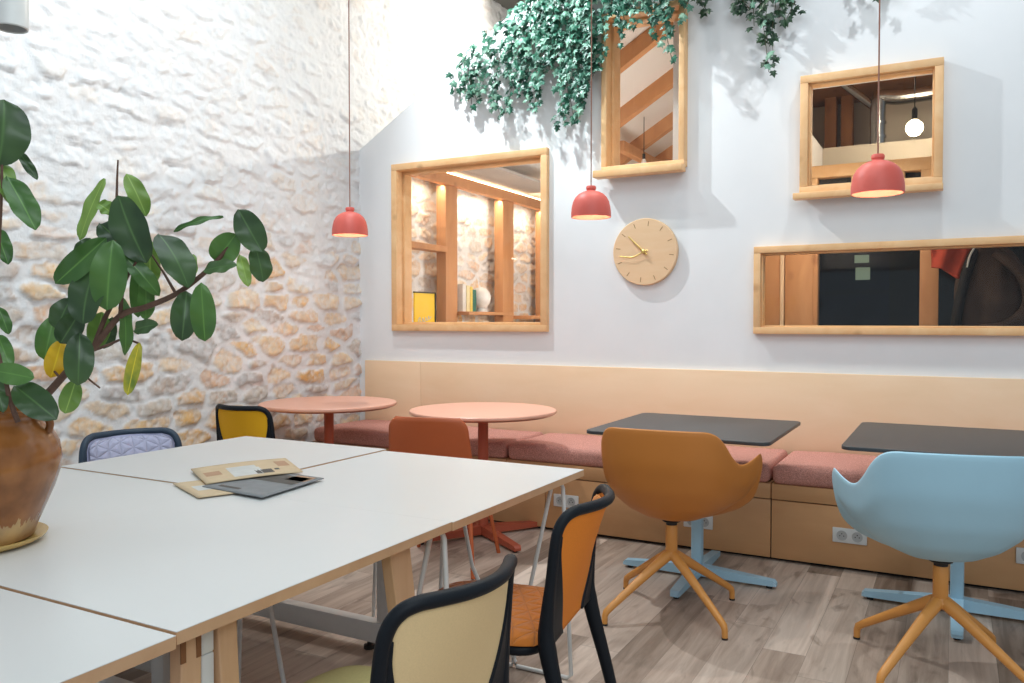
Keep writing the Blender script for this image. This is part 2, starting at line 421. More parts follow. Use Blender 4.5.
# ------------------------------------------------------------------ setting
SX = -4.078; WY = 5.06; WT = .14
MB().box((-4.4, -1.5, -.1), (3.2, 10.8, 0), bev=0).obj('floor', 'floor', smooth=0)
struct(bpy.data.objects['floor'], 'grey brown wood plank floor', 'floor')
struct(MB().box((-4.4, -1.5, 4.5), (3.2, 10.8, 4.6), bev=0).obj('ceiling', 'ceiling_grey', smooth=0), 'dark grey high ceiling above the stone wall', 'ceiling')

# --- stone wall: a real height field of coursed rubble
def vnoise(x, y, seed=0):
    xi = np.floor(x).astype(np.int64); yi = np.floor(y).astype(np.int64); fx = x-xi; fy = y-yi
    fx = fx*fx*(3-2*fx); fy = fy*fy*(3-2*fy)
    def h(a, b):
        n = (a*374761393+b*668265263+seed*1274126177) & 0x7fffffff
        n = ((n ^ (n >> 13))*1103515245+12345) & 0x7fffffff
        return ((n ^ (n >> 16)) & 0xffff)/65535.
    return (h(xi, yi)*(1-fx)+h(xi+1, yi)*fx)*(1-fy)+(h(xi, yi+1)*(1-fx)+h(xi+1, yi+1)*fx)*fy
def fbm(x, y, o=4, seed=0):
    r = 0; a = .5
    for k in range(o): r = r+a*vnoise(x*2**k, y*2**k, seed+k*7); a *= .5
    return r/(1-.5**o)
def sstep(a, b, x):
    t = np.clip((x-a)/(b-a), 0, 1); return t*t*(3-2*t)
def stone_wall():
    st = .0115; ys = np.arange(1.7, 10.45, st); zs = np.arange(0, 4.51, st)
    Y, Z = np.meshgrid(ys, zs)
    Zw = Z+.10*(fbm(Y*1.6, Z*1.6, 3, 3)-.5)+.045*(fbm(Y*9, Z*9, 3, 5)-.5)
    Yw = Y+.10*(fbm(Y*2.5+40, Z*2.5, 3, 9)-.5)+.07*(fbm(Y*9+40, Z*9, 3, 12)-.5)
    def hsh(a, b, k):
        n = (a*374761393+b*668265263+k*1442695041) & 0x7fffffff
        n = ((n ^ (n >> 13))*1103515245+12345) & 0x7fffffff
        return ((n ^ (n >> 16)) & 0xffff)/65535.
    CW, CH = .29, .105
    gj = np.floor(Zw/CH).astype(np.int64)
    F1 = np.full(Z.shape, 9.); CZ = np.zeros(Z.shape); F2 = np.full(Z.shape, 9.); ia = np.zeros(Z.shape, np.int64); ib = np.zeros(Z.shape, np.int64)
    for dj in (-2, -1, 0, 1, 2):
        J = gj+dj; sh = hsh(J, J*0, 77)*CW
        gi = np.floor((Yw-sh)/CW).astype(np.int64)
        for di in (-1, 0, 1):
            I = gi+di
            cx = (I+.5+.75*(hsh(I, J, 1)-.5))*CW+sh; cz = (J+.5+.55*(hsh(I, J, 2)-.5))*CH
            q = (np.abs((Yw-cx)*.46)**3.2+np.abs(Zw-cz)**3.2)**(1/3.2)-.040*hsh(I, J, 3)**2
            b1 = q < F1
            F2 = np.where(b1, F1, np.minimum(F2, q)); ia = np.where(b1, I, ia); ib = np.where(b1, J, ib); CZ = np.where(b1, cz, CZ); F1 = np.where(b1, q, F1)
    d = (F2-F1)*.5
    rnd = lambda k: hsh(ia, ib, 20+k)
    n1 = fbm(Y*14, Z*14, 4, 21); n2 = fbm(Y*34+9, Z*34, 3, 33); n3 = fbm(Y*2.2, Z*2.2, 3, 44); n4 = fbm(Y*5+3, Z*5, 4, 51)
    joint = .004+.010*n3+.020*(n1-.5)+.010*(n2-.5)
    prof = sstep(0, .008, d-joint); tilt = np.clip((CZ-Zw)/CH, -.7, .7)
    wash = sstep(1.15, 2.35, Z+.7*(n3-.5))*np.where((Y > 5.1) & (Z < 2.55), .35, 1.)
    bare = sstep(.36, .60, .98-wash*.62+.55*(rnd(1)-.5)+1.1*(n4-.5)-.25*(n1-.5))
    face = (n1-.5)*.045+(n2-.5)*.026
    n5 = fbm(Y*60, Z*60, 2, 91)
    height = prof*(.002+.011*rnd(2))*(1-.3*wash)+prof*tilt*(.006+.022*rnd(4))+prof*(face*.62+(n5-.5)*.014)+.012*(n2-.5)*(1-prof)+.014*(n3-.5)+.010*(n4-.5)
    m = np.clip(prof*bare*(.45+.75*n2)*(.55+.45*sstep(.35, .55, n1*.5+n5*.5)), 0, 1)*(1-.80*wash)
    pal = np.array([rgb(222, 186, 138), rgb(228, 198, 156), rgb(214, 190, 160), rgb(196, 184, 170), rgb(230, 204, 172), rgb(216, 178, 146), rgb(184, 178, 174), rgb(224, 180, 118), rgb(232, 210, 176)])
    col = pal[(rnd(3)*len(pal)).astype(int) % len(pal)]
    och = np.array(rgb(206, 150, 86))
    k = (sstep(.5, .72, n4)*.32)[..., None]
    col = (col*(1-k)+och*k)*(.82+.42*n2[..., None])
    nx, nz = len(ys), len(zs)
    V = np.stack([SX+height-.015, Y, Z], -1).reshape(-1, 3)
    idx = np.arange(nx*nz).reshape(nz, nx)
    F = np.stack([idx[:-1, :-1], idx[:-1, 1:], idx[1:, 1:], idx[1:, :-1]], -1).reshape(-1, 4)
    me = bpy.data.meshes.new('wall_left'); me.vertices.add(len(V)); me.vertices.foreach_set('co', V.ravel())
    me.loops.add(F.size); me.loops.foreach_set('vertex_index', F.ravel())
    me.polygons.add(len(F)); me.polygons.foreach_set('loop_start', np.arange(0, F.size, 4)); me.polygons.foreach_set('loop_total', np.full(len(F), 4))
    me.update(calc_edges=True); me.validate()
    ca = me.color_attributes.new('stone', 'FLOAT_COLOR', 'POINT')
    ca.data.foreach_set('color', np.concatenate([col.reshape(-1, 3), m.reshape(-1, 1)], 1).astype(np.float32).ravel())
    me.polygons.foreach_set('use_smooth', np.ones(len(F), bool))
    me.materials.append(M['stone'])
    o = bpy.data.objects.new('wall_left', me); COL.objects.link(o)
    struct(o, 'rough limewashed stone wall of pale and ochre rubble', 'wall')
stone_wall()

# --- white gabled partition with four openings
SLOPE = .605
def topz(x): return min(4.5, 2.62+SLOPE*(x-SX))
W1 = (-3.757, -2.446, 1.206, 2.464); LW = (-1.058, .95, 1.203, 1.726); W3 = (-.795, -.058, 2.015, 2.700); W2 = (-2.035, -1.482, 2.25, 3.275)
def partition():
    holes = [(a+.03, b-.03, c+.03, d-.03) for a, b, c, d in (W1, LW, W3, W2)]
    xs = {SX-.02, 3.2, (4.5-2.62)/SLOPE+SX}; zs = {0., 4.5, 2.6}
    for a, b, c, d in holes: xs |= {a, b}; zs |= {c, d}
    zs = sorted(zs)
    for z in zs:
        if z > 2.63 and z < 4.5: xs.add((z-2.62)/SLOPE+SX)
    xs = sorted(xs); vid = {}; V = []; F = []
    def vv(x, z):
        z = min(z, topz(x)); k = (round(x, 4), round(z, 4))
        if k not in vid: vid[k] = len(V); V.append((x, WY, z))
        return vid[k]
    for i in range(len(xs)-1):
        for j in range(len(zs)-1):
            cx, cz = (xs[i]+xs[i+1])/2, (zs[j]+zs[j+1])/2
            if any(a < cx < b and c < cz < d for a, b, c, d in holes): continue
            f = []
            for q in (vv(xs[i], zs[j]), vv(xs[i+1], zs[j]), vv(xs[i+1], zs[j+1]), vv(xs[i], zs[j+1])):
                if q not in f: f.append(q)
            if len(f) >= 3: F.append(f)
    mb = MB(); mb.add(V, F); o = mb.obj('wall_back', 'white_wall', smooth=0)
    for p in o.data.polygons:
        pass
    mod(o, 'SOLIDIFY', thickness=WT, offset=-1 if o.data.polygons[0].normal.y < 0 else 1)
    struct(o, 'white painted partition wall with a sloping top edge', 'wall')
partition()
# little house behind it: sloping board ceiling, rear wall, dividing wall
mb = MB()
xa, xb = SX-.1, -.9
mb.prism([(xa, topz(xa)-.06), (xb, topz(xb)-.06), (xb, topz(xb)), (xa, topz(xa))], WY+WT, 10.5, axis='y')
struct(mb.obj('ceiling_slope', 'ceiling_white', smooth=0), 'white sloping ceiling boards seen through the tall window', 'ceiling')
struct(MB().box((-4.2, 10.4, 0), (3.2, 10.5, 4.5), bev=0).obj('wall_rear', 'plaster', smooth=0), 'pale rear wall beyond the partition', 'wall')
struct(MB().box((-1.62, WY+WT, 0), (-1.55, 10.4, 4.49), bev=0).obj('wall_divider', 'ceiling_white', smooth=0), 'inner dividing wall', 'wall')

# --- window frames
def frame_bars(mb, a, b, c, d, y0, y1, w, mi=0):
    mb.box((a, y0, d-w), (b, y1, d), mi); mb.box((a, y0, c), (b, y1, c+w), mi)
    mb.box((a, y0, c+w), (a+w, y1, d-w), mi); mb.box((b-w, y0, c+w), (b, y1, d-w), mi)
def window(n, R, yf, label, ledge=None, w=.048, yb=5.2):
    a, b, c, d = R
    t = thing('window_%d' % n, label, 'window', ((a+b)/2, yf, c)); tag(t, kind='structure')
    off = (-(a+b)/2, -yf, -c)
    mb = MB(); frame_bars(mb, a, b, c, d, yf, yb, w); mb.move(off).obj('frame', 'pine', t)
    mb = MB(); sb = yb-yf < .14; frame_bars(mb, a+w, b-w, c+w, d-w, yf+(.03 if sb else .085), yb-.005, .010 if sb else .018); mb.move(off).obj('glazing_bead', 'pine', t)
    pv = yf+(.05 if sb else .12); MB().box((a+w, pv, c+w), (b-w, pv+.006, d-w), bev=0).move(off).obj('pane', 'glass', t, smooth=0)
    if ledge:
        mb = MB().box((a-ledge[0], yf-ledge[1], c-ledge[2]), (b+.004, yf+.03, c+.005), 0, .004); mb.move(off).obj('ledge', 'pine', t)
    return t
window(1, W1, 5.02, 'square pine framed window nearest the stone wall')
window(2, W2, 4.985, 'tall narrow pine framed window under the ivy', (.035, .06, .04), .036)
window(3, W3, 4.985, 'high pine framed window showing a duct and a lit bulb', (.03, .045, .03), .044, 5.10)
window(4, LW, 5.01, 'long low pine framed window above the bench', None, .040, 5.11)

# ------------------------------------------------------------------ behind window 1: timber studs, shelf, led strip
t = thing('timber_stud_frame', 'timber stud frame with shelf against stone wall seen through square window', 'timber frame', (-4.0, 6.5, 0))
def P(mb): return mb.move((4.0, -6.5, 0))
for y0, y1 in ((6.0, 6.19), (7.03, 7.25), (7.93, 8.17), (9.0, 9.2)):
    P(MB().box((-4.0, y0, 0), (-3.90, y1, 2.469), bev=.004)).obj('post', 'timber', t)
P(MB().box((-3.95, 5.25, 2.47), (-3.87, 10.2, 2.565), bev=.004)).obj('wall_plate', 'timber', t)
P(MB().box((-4.0, 6.19, 1.335), (-3.78, 7.03, 1.365), bev=.003)).obj('shelf', 'timber', t)
P(MB().box((-4.0, 5.25, 1.88), (-3.88, 6.0, 1.93), bev=.003)).obj('rail', 'timber', t)
P(MB().box((-3.98, 8.17, 2.06), (-3.88, 9.0, 2.11), bev=.003)).obj('rail', 'timber', t)
P(MB().box((-4.0, 7.25, 1.30), (-3.70, 8.17, 1.335), bev=.003)).obj('shelf', 'timber', t)
struct(MB().box((-4.2, WY+WT, 2.585), (-3.45, 7.45, 2.61), bev=0).obj('ceiling_reflection', 'reflection_grey', smooth=0), 'grey panel standing in for the ceiling reflection in the square window', 'ceiling')  # added panel; its grey stands in for the ceiling reflected in the glass
o = tag(MB().box((-3.882, 5.3, 2.567), (-3.872, 10.1, 2.573), bev=0).obj('led_strip', 'led', smooth=0), 'glowing warm light strip along the timber beam by the stone wall', 'light strip')
for yy, cc, hh, nm, th, lb in ((6.232, 'white', .245, 'white', .055, 'white spined book at the near end of the shelf seen through square window'), (6.30, 'cream', .235, 'cream', .055, 'pale cream book third from the globe on the timber shelf'), (6.355, 'yellow', .225, 'yellow', .045, 'yellow book second from the globe on the timber shelf'), (6.41, 'green', .20, 'green', .06, 'dark green book leaning by the white globe')):
    mb = MB().box((-.045, -th/2, 0), (.045, th/2, hh), 0, .002)
    mb.box((-.042, -th/2+.003, .002), (-.0475, th/2-.003, hh-.003), 1, 0)
    tag(mb.obj('book', ['book_'+cc, 'book_white'], loc=(-3.90, yy, 1.366)), lb, 'book', 'books on the timber shelf')
g = thing('globe_lamp', 'white round globe lamp behind the books on timber shelf', 'lamp', (-3.88, 6.56, 1.366))
MB().lathe([(.005, .03), (.05, .04), (.085, .08), (.1, .13), (.085, .18), (.05, .22), (.005, .232)], 24).obj('globe', 'globe', g)
MB().lathe([(.05, 0), (.05, .02), (.03, .04)], 20).obj('base', 'white_metal', g)
# yellow poster board
t = thing('yellow_poster', 'yellow poster board with grey script in black edging inside square window', 'poster', (-3.68, 5.365, 1.23))
MB().box((-.012, -.15, 0), (0, .13, .27), bev=.002).obj('board', 'yellow_board', t)
mb = MB(); mb.box((-.016, .13, 0), (.006, .142, .28), bev=.001); mb.box((-.016, -.15, .27), (.006, .142, .28), bev=.001); mb.obj('edging', 'black', t)
scr = [(.001, -.11, .03), (.001, -.09, .075), (.001, -.075, .07), (.001, -.08, .03), (.001, -.05, .05), (.001, -.04, .075), (.001, -.03, .045), (.001, -.01, .05), (.001, .0, .08), (.001, .012, .055), (.001, .03, .06), (.001, .04, .09), (.001, .05, .065), (.001, .075, .085)]
MB().tube(bez(scr, 5), .003, 6).obj('script_lettering', 'pale_ink', t)
MB().box((-.25, -.15, 0), (.1, .2, .02), bev=.003).obj('stand', 'timber', t, (0, 0, -.022))
P2 = MB().box((-3.98, 5.21, 0), (-3.45, 5.62, 1.205), bev=.004).obj('low_cabinet', 'timber'); tag(P2, 'low timber cabinet under the yellow poster behind square window', 'cabinet')
# magazines at lower right of the window
t = thing('magazine', 'printed magazine lying open behind lower corner of square window', 'magazine', (-3.15, 6.3, 1.262))
mb = MB().box((-.17, -.11, 0), (.17, .11, .008), bev=.001); mb.obj('cover', 'book_red', t, rotz=.2)
MB().box((-.14, -.09, .0082), (.02, .07, .0095), bev=0).obj('printed_block', 'book_grey', t, rotz=.2)
MB().box((.04, -.08, .0082), (.15, .09, .0095), bev=0).obj('printed_block', 'book_white', t, rotz=.2)
t = thing('reading_table', 'timber table behind square window carrying a magazine', 'table', (-3.1, 6.3, 0))
MB().box((-.4, -.3, 1.225), (.4, .3, 1.26), bev=.004).obj('tabletop', 'timber', t)
for sx in (-1, 1):
    for sy in (-1, 1): MB().box((sx*.36-.025, sy*.26-.025, 0), (sx*.36+.025, sy*.26+.025, 1.225), bev=.003).obj('leg', 'timber', t)

# ------------------------------------------------------------------ behind window 2: rafters under the sloping ceiling
for i, y in enumerate((5.50, 6.42, 7.36, 8.26, 9.10)):
    mb = MB(); x0, x1 = -3.25, -1.64
    h = .165
    mb.prism([(x0, topz(x0)-.066-h), (x1, topz(x1)-.066-h), (x1, topz(x1)-.066), (x0, topz(x0)-.066)], y, y+.085, axis='y')
    o = mb.obj('rafter', 'timber', smooth=0)
    tag(o, ['rafter closest to the partition, above the opening of the tall window', 'topmost rafter crossing the tall window under the ivy', 'second rafter from the top in the tall window', 'third rafter from the top in the tall window', 'lowest small rafter seen in the tall window'][i], 'rafter', 'rafters under the sloping ceiling')
# purlins between
o = MB().obox((-2.9, 7.6, topz(-2.9)-.33), (-2.9, 10.2, topz(-2.9)-.33), .08, .1).obj('purlin', 'timber'); tag(o, 'timber purlin running under the rafters in the tall window', 'beam')
b = thing('pendant_bulb', 'bare bulb hanging on black cord in the tall window', 'bulb', (-2.62, 7.5, 2.78))
MB().tube([(0, 0, .1), (0, 0, .45)], .004, 6).obj('cord', 'black', b); MB().lathe([(.014, .05), (.014, .1)], 12).obj('socket', 'black', b)
MB().lathe([(.004, -.03), (.022, -.02), (.03, 0), (.022, .03), (.013, .05)], 16).obj('bulb', 'globe', b)

# ------------------------------------------------------------------ behind window 3 and the long window
SY = 6.0
t = thing('timber_screen', 'timber framed glazed screen behind the long low window', 'screen', (-.5, SY, 0))
def Q(mb): return mb.move((.5, -SY, 0))
Q(MB().box((-1.55, SY, 2.272), (1.6, SY+.09, 2.355), bev=.004)).obj('head_beam', 'pine', t)
Q(MB().box((-1.55, SY, 1.93), (1.6, SY+.09, 2.205), bev=.004)).obj('head_beam', 'pine', t)
Q(MB().box((-1.5, SY+.092, 1.95), (1.55, SY+.11, 2.30), bev=0)).obj('backing_board', 'black', t, smooth=0)
for x0, x1 in ((-1.55, -.836), (-.62, -.29), (-.195, 1.6)):
    Q(MB().box((x0, SY, 2.206), (x1, SY+.09, 2.271), bev=.003)).obj('packer', 'pine', t)
for x0, x1 in ((-1.20, -1.06), (-1.05, -.86), (-.195, -.085), (-.86+.0, -.83)):
    Q(MB().box((x0, SY, 0), (x1, SY+.09, 1.93), bev=.004)).obj('post', 'timber', t)
Q(MB().box((-1.078, SY-.02, 0), (-1.052, SY-.001, 1.93), bev=.003)).obj('pale_strip', 'plywood', t)
Q(MB().box((-1.50, SY+.03, 0), (-1.20, SY+.07, 1.93), bev=.003)).obj('side_panel', 'timber', t)
Q(MB().box((-.83, SY+.04, .02), (-.195, SY+.046, 1.93), bev=0)).obj('pane', 'glass_dark', t, smooth=0)
Q(MB().box((-.085, SY+.04, .02), (1.5, SY+.046, 1.93), bev=0)).obj('pane', 'glass_dark', t, smooth=0)
# dark night block outside
t = thing('night_building', 'dark night facade with lit greenish windows seen through long window', 'building', (-.6, 8.6, 0))
MB().box((-.93, 0, 0), (.06, .1, 2.2), bev=0).obj('facade', 'night', t, smooth=0); MB().box((.06, 0, 0), (2.2, .1, 2.2), bev=0).obj('facade', 'night2', t, smooth=0)
for (x0, x1, z0, z1) in ((-.24, -.11, 1.68, 1.80), (-.25, -.12, 1.845, 1.92)):
    MB().box((x0, -.01, z0), (x1, 0, z1), bev=0).obj('lit_window', 'lit_window', t, smooth=0)
for z in (.4, 1.0, 1.55, ):
    MB().box((-.93, -.015, z), (.06, 0, z+.02), bev=0).obj('ledge', 'night2', t, smooth=0)
struct(MB().box((-1.55, 8.75, 0), (3.2, 8.85, 2.18), bev=0).obj('wall_inner', 'night', smooth=0), 'dark wall beyond the screen', 'wall')
# cream dwarf wall, dark slope and duct in window 3
t0 = MB().box((-1.0, 7.45, 2.0), (1.6, 7.55, 2.76), bev=0).obj('wall_upper', 'plaster', smooth=0); struct(t0, 'cream low wall inside the high window', 'wall')
t0 = MB().box((-1.04, SY+.12, 2.0), (-1.0, 7.55, 2.76), bev=0).obj('wall_side', 'ceiling_white', smooth=0); struct(t0, 'pale side wall inside the high window', 'wall')
struct(MB().box((-1.54, 8.2, 2.0), (1.6, 8.3, 4.3), bev=0).obj('wall_mezzanine', 'plaster', smooth=0), 'shaded cream wall behind the duct', 'wall')
mb = MB(); mb.prism([(5.6, 3.62), (8.2, 3.30), (8.2, 3.42), (5.6, 3.74)], -1.54, 1.6, axis='x'); struct(mb.obj('ceiling_inner', 'timber_dark', smooth=0), 'dark timber ceiling inside the high window', 'ceiling')
for i, x in enumerate((-1.30, -1.06, -.92)):
    o = MB().box((x, 8.0, 2.0), (x+.10, 8.12, 3.4), bev=.004).obj('wall_post', 'timber_dark'); tag(o, ['dark timber post farthest from the duct in the high window', 'middle dark timber post in the high window', 'dark timber post nearest the duct in the high window'][i], 'post', 'timber posts in the high window')
pb = at_y(878, 150, 7.7); pt = at_y(878, 108, 7.7); pe = at_y(902, 97, 7.7)
t = thing('ventilation_duct', 'silver ventilation duct with elbow behind the high window', 'duct', pb)
def DV(p): return Vector(p)-pb
MB().tube(bez([DV(pb)-Vector((0, 0, .4)), DV(pt), DV(pt)+Vector((.04, 0, .09)), DV(pe), DV(pe)+Vector((.5, 0, .02))], 6), .062, 18).obj('pipe', 'steel_duct', t)
MB().tube([DV(at_y(873, 106, 7.72)), DV(at_y(844, 84, 7.72))], .035, 14).obj('branch_pipe', 'steel_duct', t)
for z in (-.05, .1, .22): MB().lathe([(.066, 0), (.066, .02)], 18, (0, 0, z)).obj('collar', 'steel_duct', t)
bp = at_y(914.5, 128, 6.9)
b = thing('globe_bulb', 'glowing round bulb on black cord in the high window', 'bulb', bp)
MB().lathe([(.004, -.062), (.035, -.052), (.058, -.02), (.062, .0), (.055, .03), (.03, .055), (.018, .062)], 24).obj('bulb', 'bulb', b)
MB().lathe([(.02, .06), (.02, .14), (.006, .16)], 16).obj('socket', 'black', b); MB().tube([(0, 0, .15), (0, 0, .44)], .004, 6).obj('cord', 'black', b)
# jacket hanging behind the long window
def jacket():
    c = at_y(988, 290, 5.72); t = thing('hanging_jacket', 'dark brown jacket hanging behind the long low window', 'jacket', (c.x, c.y, 1.05))
    lv = [(0, .215, .10, .03), (.12, .215, .11, .03), (.3, .205, .115, .028), (.45, .19, .11, .02), (.56, .165, .10, .01), (.64, .13, .08, -.005), (.70, .08, .05, -.02), (.73, .03, .025, -.03)]
    def fn(u, v):
        q = v*(len(lv)-1); i = min(len(lv)-2, int(q)); f = q-i
        z, w, d, ox = [lv[i][k]*(1-f)+lv[i+1][k]*f for k in range(4)]
        a = 2*PI*u; rr = 1+.07*math.sin(a*5+v*6)+.05*math.sin(a*9-v*11)
        return (ox+w*math.cos(a)*rr, d*math.sin(a)*rr, z)
    MB().grid(fn, 60, 40).obj('body', 'jacket', t, smooth=80)
    MB().tube(bez([(-.07, -.05, .66), (-.12, -.08, .5), (-.165, -.10, .25), (-.17, -.09, .02)], 6), [.02]+[.042]*17+[.05], 12, flat=.7).obj('sleeve', 'jacket_black', t, smooth=80)
    MB().tube(bez([(.04, -.07, .64), (.17, -.10, .5), (.20, -.13, .32), (.10, -.17, .20), (-.04, -.16, .17)], 6), .05, 12, flat=.7).obj('sleeve', 'jacket', t, smooth=80)
    MB().tube(bez([(-.115, -.10, .54), (-.10, -.11, .62), (-.06, -.09, .70)], 5), .012, 8, flat=.5).obj('collar', 'book_white', t, smooth=80)
    MB().tube([(-.035, 0, .72), (-.035, 0, .80), (-.035, .2, .82)], .006, 8).obj('hook', 'black', t)
    s = thing('red_scarf', 'red scarf hanging beside the dark jacket in the long window', 'scarf', (c.x-.15, c.y-.06, 1.62))
    def sc(u, v):
        x = (u-.6)*.26; lo = -.01-.075*math.exp(-((u-.62)/.3)**2)
        return (x, -.02*math.sin(u*PI*2)-.012*math.sin(u*17+v*5), .20+(lo-.20)*v)
    o = MB().grid(sc, 30, 14).obj('cloth', 'scarf', s, smooth=80); mod(o, 'SOLIDIFY', thickness=.02)
jacket()

# ------------------------------------------------------------------ bench along the wall
t = thing('wall_bench', 'long birch plywood bench built along the white wall', 'bench', (-1.5, 4.75, 0))
def B(mb): return mb.move((1.5, -4.75, 0))
BX0, BX1 = -4.052, 2.2
for x0, x1 in ((BX0+.03, -3.5), (-3.4985, 1.6), (1.6015, BX1)):
    B(MB().box((x0, 5.03, .40), (x1, 5.06, .975), bev=.002)).obj('back_panel', 'plywood', t)
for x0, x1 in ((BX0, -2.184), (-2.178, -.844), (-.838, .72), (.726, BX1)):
    B(MB().box((x0, 4.46, .018), (x1, 4.48, .327), bev=.0015)).obj('front_panel', 'plywood_shaded', t)
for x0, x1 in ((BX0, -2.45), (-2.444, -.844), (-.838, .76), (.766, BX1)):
    B(MB().box((x0, 4.455, .333), (x1, 5.03, .414), bev=.002)).obj('seat_board', 'plywood_shaded', t)
B(MB().box((BX0, 4.50, 0), (BX1, 5.05, .33), bev=0)).obj('plinth', 'black', t, smooth=0)
B(MB().box((BX0, 4.43, .375), (BX0+.03, 4.46, .414), bev=.002)).obj('end_bracket', 'black', t)
def cushion(x0, x1, label):
    w = x1-x0; t = bmesh.new(); bmesh.ops.create_cube(t, size=1)
    for v in t.verts: v.co = Vector((v.co.x*w, v.co.y*.585, v.co.z*.105+.0525))
    bmesh.ops.bevel(t, geom=t.edges[:], offset=.038, segments=5, affect='EDGES', profile=.55)
    bmesh.ops.subdivide_edges(t, edges=[e for e in t.edges if abs(e.verts[0].co.x-e.verts[1].co.x) > .5], cuts=14)
    for v in t.verts:
        if v.co.z > .09: v.co.z += .012*math.cos(v.co.x/w*PI)*math.cos(v.co.y/.6*PI)+.003*math.sin(v.co.x*9)
    t.verts.index_update(); mb = MB(); mb.add([v.co[:] for v in t.verts], [[v.index for v in f.verts] for f in t.faces]); t.free()
    tag(mb.obj('bench_cushion', 'cushion', loc=((x0+x1)/2, 4.735, .414), smooth=60), label, 'cushion', 'salmon cushions on the plywood bench')
cushion(-4.03, -2.455, 'salmon bench cushion against the stone wall')
cushion(-2.44, -.848, 'salmon bench cushion behind the orange swivel chair')
cushion(-.836, .755, 'salmon bench cushion behind the pale blue swivel chair')
cushion(.767, 2.2, 'salmon bench cushion beyond the right picture edge')

# sockets on the bench front
def socket(xc, zc, label):
    t = thing('wall_socket', label, 'power socket', (xc, 4.459, zc), 0, 'double sockets on the bench front')
    MB().box((-.082, -.010, -.038), (.082, 0, .038), bev=.004).obj('plate', 'socket', t)
    for sx in (-.0365, .0365):
        w = MB(); ring = [(.0255, 0), (.0255, .0025), (.0215, .0025), (.021, -.004)]
        w.lathe(ring, 24); w.v = [(sx+x, -.0102-z, y) for x, y, z in w.v]; ww = w.obj('socket_well', 'socket_well', t)
        h = MB()
        for dx, dz in ((-.0095, -.002), (.0095, -.002), (0, .009)):
            q = MB().lathe([(.0028, 0), (.0028, .0025)], 8); h.add([(sx+dx+x, -.0108-z, dz+y) for x, y, z in q.v], q.f)
        hh = h.obj('pin_hole', 'black', ww)
socket(-2.038, .195, 'double white socket seen behind the white wire table leg')
socket(-1.232, .167, 'double white socket behind the pale blue post under the orange chair')
socket(-.45, .183, 'double white socket between the orange and blue swivel chairs')
socket(.355, .185, 'double white socket at the right picture edge')

# ------------------------------------------------------------------ clock
CL = Vector((-1.748, 5.06, 1.725))
t = thing('wall_clock', 'round pale wood wall clock with brass hands', 'clock', CL)
def facing(mb): mb.v = [(x, -z, y) for x, y, z in mb.v]; return mb
facing(MB().lathe([(.205, 0), (.215, .004), (.215, .034), (.211, .038)], 64)).obj('dial', 'clock_face', t)
mb = MB()
for k in range(12):
    a = rad(30*k+8); r0, r1 = .165, .195
    mb.obox((math.sin(a)*r0, math.cos(a)*r0, .0385), (math.sin(a)*r1, math.cos(a)*r1, .0385), .004, .0012, bev=0)
facing(mb).obj('hour_mark', 'tick', t, smooth=0)
def hand(a, L, w, bend=0):
    a = rad(a); d = Vector((math.sin(a), math.cos(a), 0)); n = Vector((-d.y, d.x, 0))
    pts = [d*-.03, d*0, d*L*.5+n*bend, d*L+n*bend*-.4]
    return [Vector((p.x, p.y, .052)) for p in bez(pts, 6)]
facing(MB().tube(hand(-46, .145, 0), [.006]*4+[.005]*10+[.004]*5, 8, flat=.35)).obj('hour_hand', 'brass', t)
facing(MB().tube(hand(-101, .165, 0, .018), .004, 8, flat=.35)).obj('minute_hand', 'brass', t)
facing(MB().lathe([(.013, .038), (.013, .06), (.009, .063)], 20)).obj('hub', 'brass', t)

# ------------------------------------------------------------------ pendant lamps
def pendant(loc, ztop, label):
    t = thing('pendant_lamp', label, 'lamp', loc, 0, 'coral pendant lamps over the bench tables')
    o = [(.112, .0), (.1115, .03), (.108, .06), (.101, .088), (.088, .112), (.07, .130), (.045, .143), (.026, .148), (.024, .152), (.024, .155), (.028, .158), (.028, .170), (.024, .176), (.006, .178)]
    inn = [(.106, .001), (.1055, .03), (.102, .06), (.095, .086), (.082, .107), (.065, .124), (.02, .136)]
    MB().lathe(o, 48, cap0=False, cap1=True).obj('lamp_shade', 'lamp_red', t)
    mb = MB().lathe(inn, 48, cap0=False, cap1=True); mb.lathe([(.112, 0), (.106, .001)], 48, cap0=False, cap1=False)
    mb.obj('shade_lining', 'lamp_inner', t)
    MB().lathe([(.004, .035), (.02, .042), (.03, .062), (.024, .085), (.014, .1), (.014, .14)], 20).obj('bulb', 'bulb_in', t)
    MB().tube([(0, 0, .175), (0, 0, ztop-loc[2])], .0035, 8).obj('cord', 'cord', t)
    L = bpy.data.lights.new('pendant_light', 'POINT'); L.energy = 1.5; L.color = (1, .84, .68); L.shadow_soft_size = .03
    lo = bpy.data.objects.new('pendant_light', L); COL.objects.link(lo); lo.location = (loc[0], loc[1], loc[2]+.02)
pl = [(350, 235.5, 4.05, 'coral pendant lamp hanging in front of the stone wall'), (591, 217.5, 4.25, 'coral pendant lamp hanging under the ivy beside the tall window'), (877.5, 194.0, 4.0, 'coral pendant lamp hanging in front of the high window')]
for u, v, y, lb in pl:
    p = at_y(u, v, y); pendant(p, 4.5, lb)

# cylindrical spot lamp hanging in the upper left corner
sp_ = at_d(11, 29, 3.0)
t = thing('hanging_spot_lamp', 'white cylindrical spot lamp hanging in the upper left picture corner', 'lamp', sp_)
MB().lathe([(.050, .004), (.054, 0), (.058, .004), (.058, .26), (.052, .268), (.01, .27)], 36, cap0=False).obj('lamp_body', 'white_metal', t)
MB().lathe([(.001, .03), (.05, .03), (.051, .004)], 32, cap0=False, cap1=False).obj('reflector', 'socket_well', t)
MB().tube([(0, 0, .26), (0, 0, 4.5-sp_.z)], .006, 8).obj('suspension_rod', 'white_metal', t)

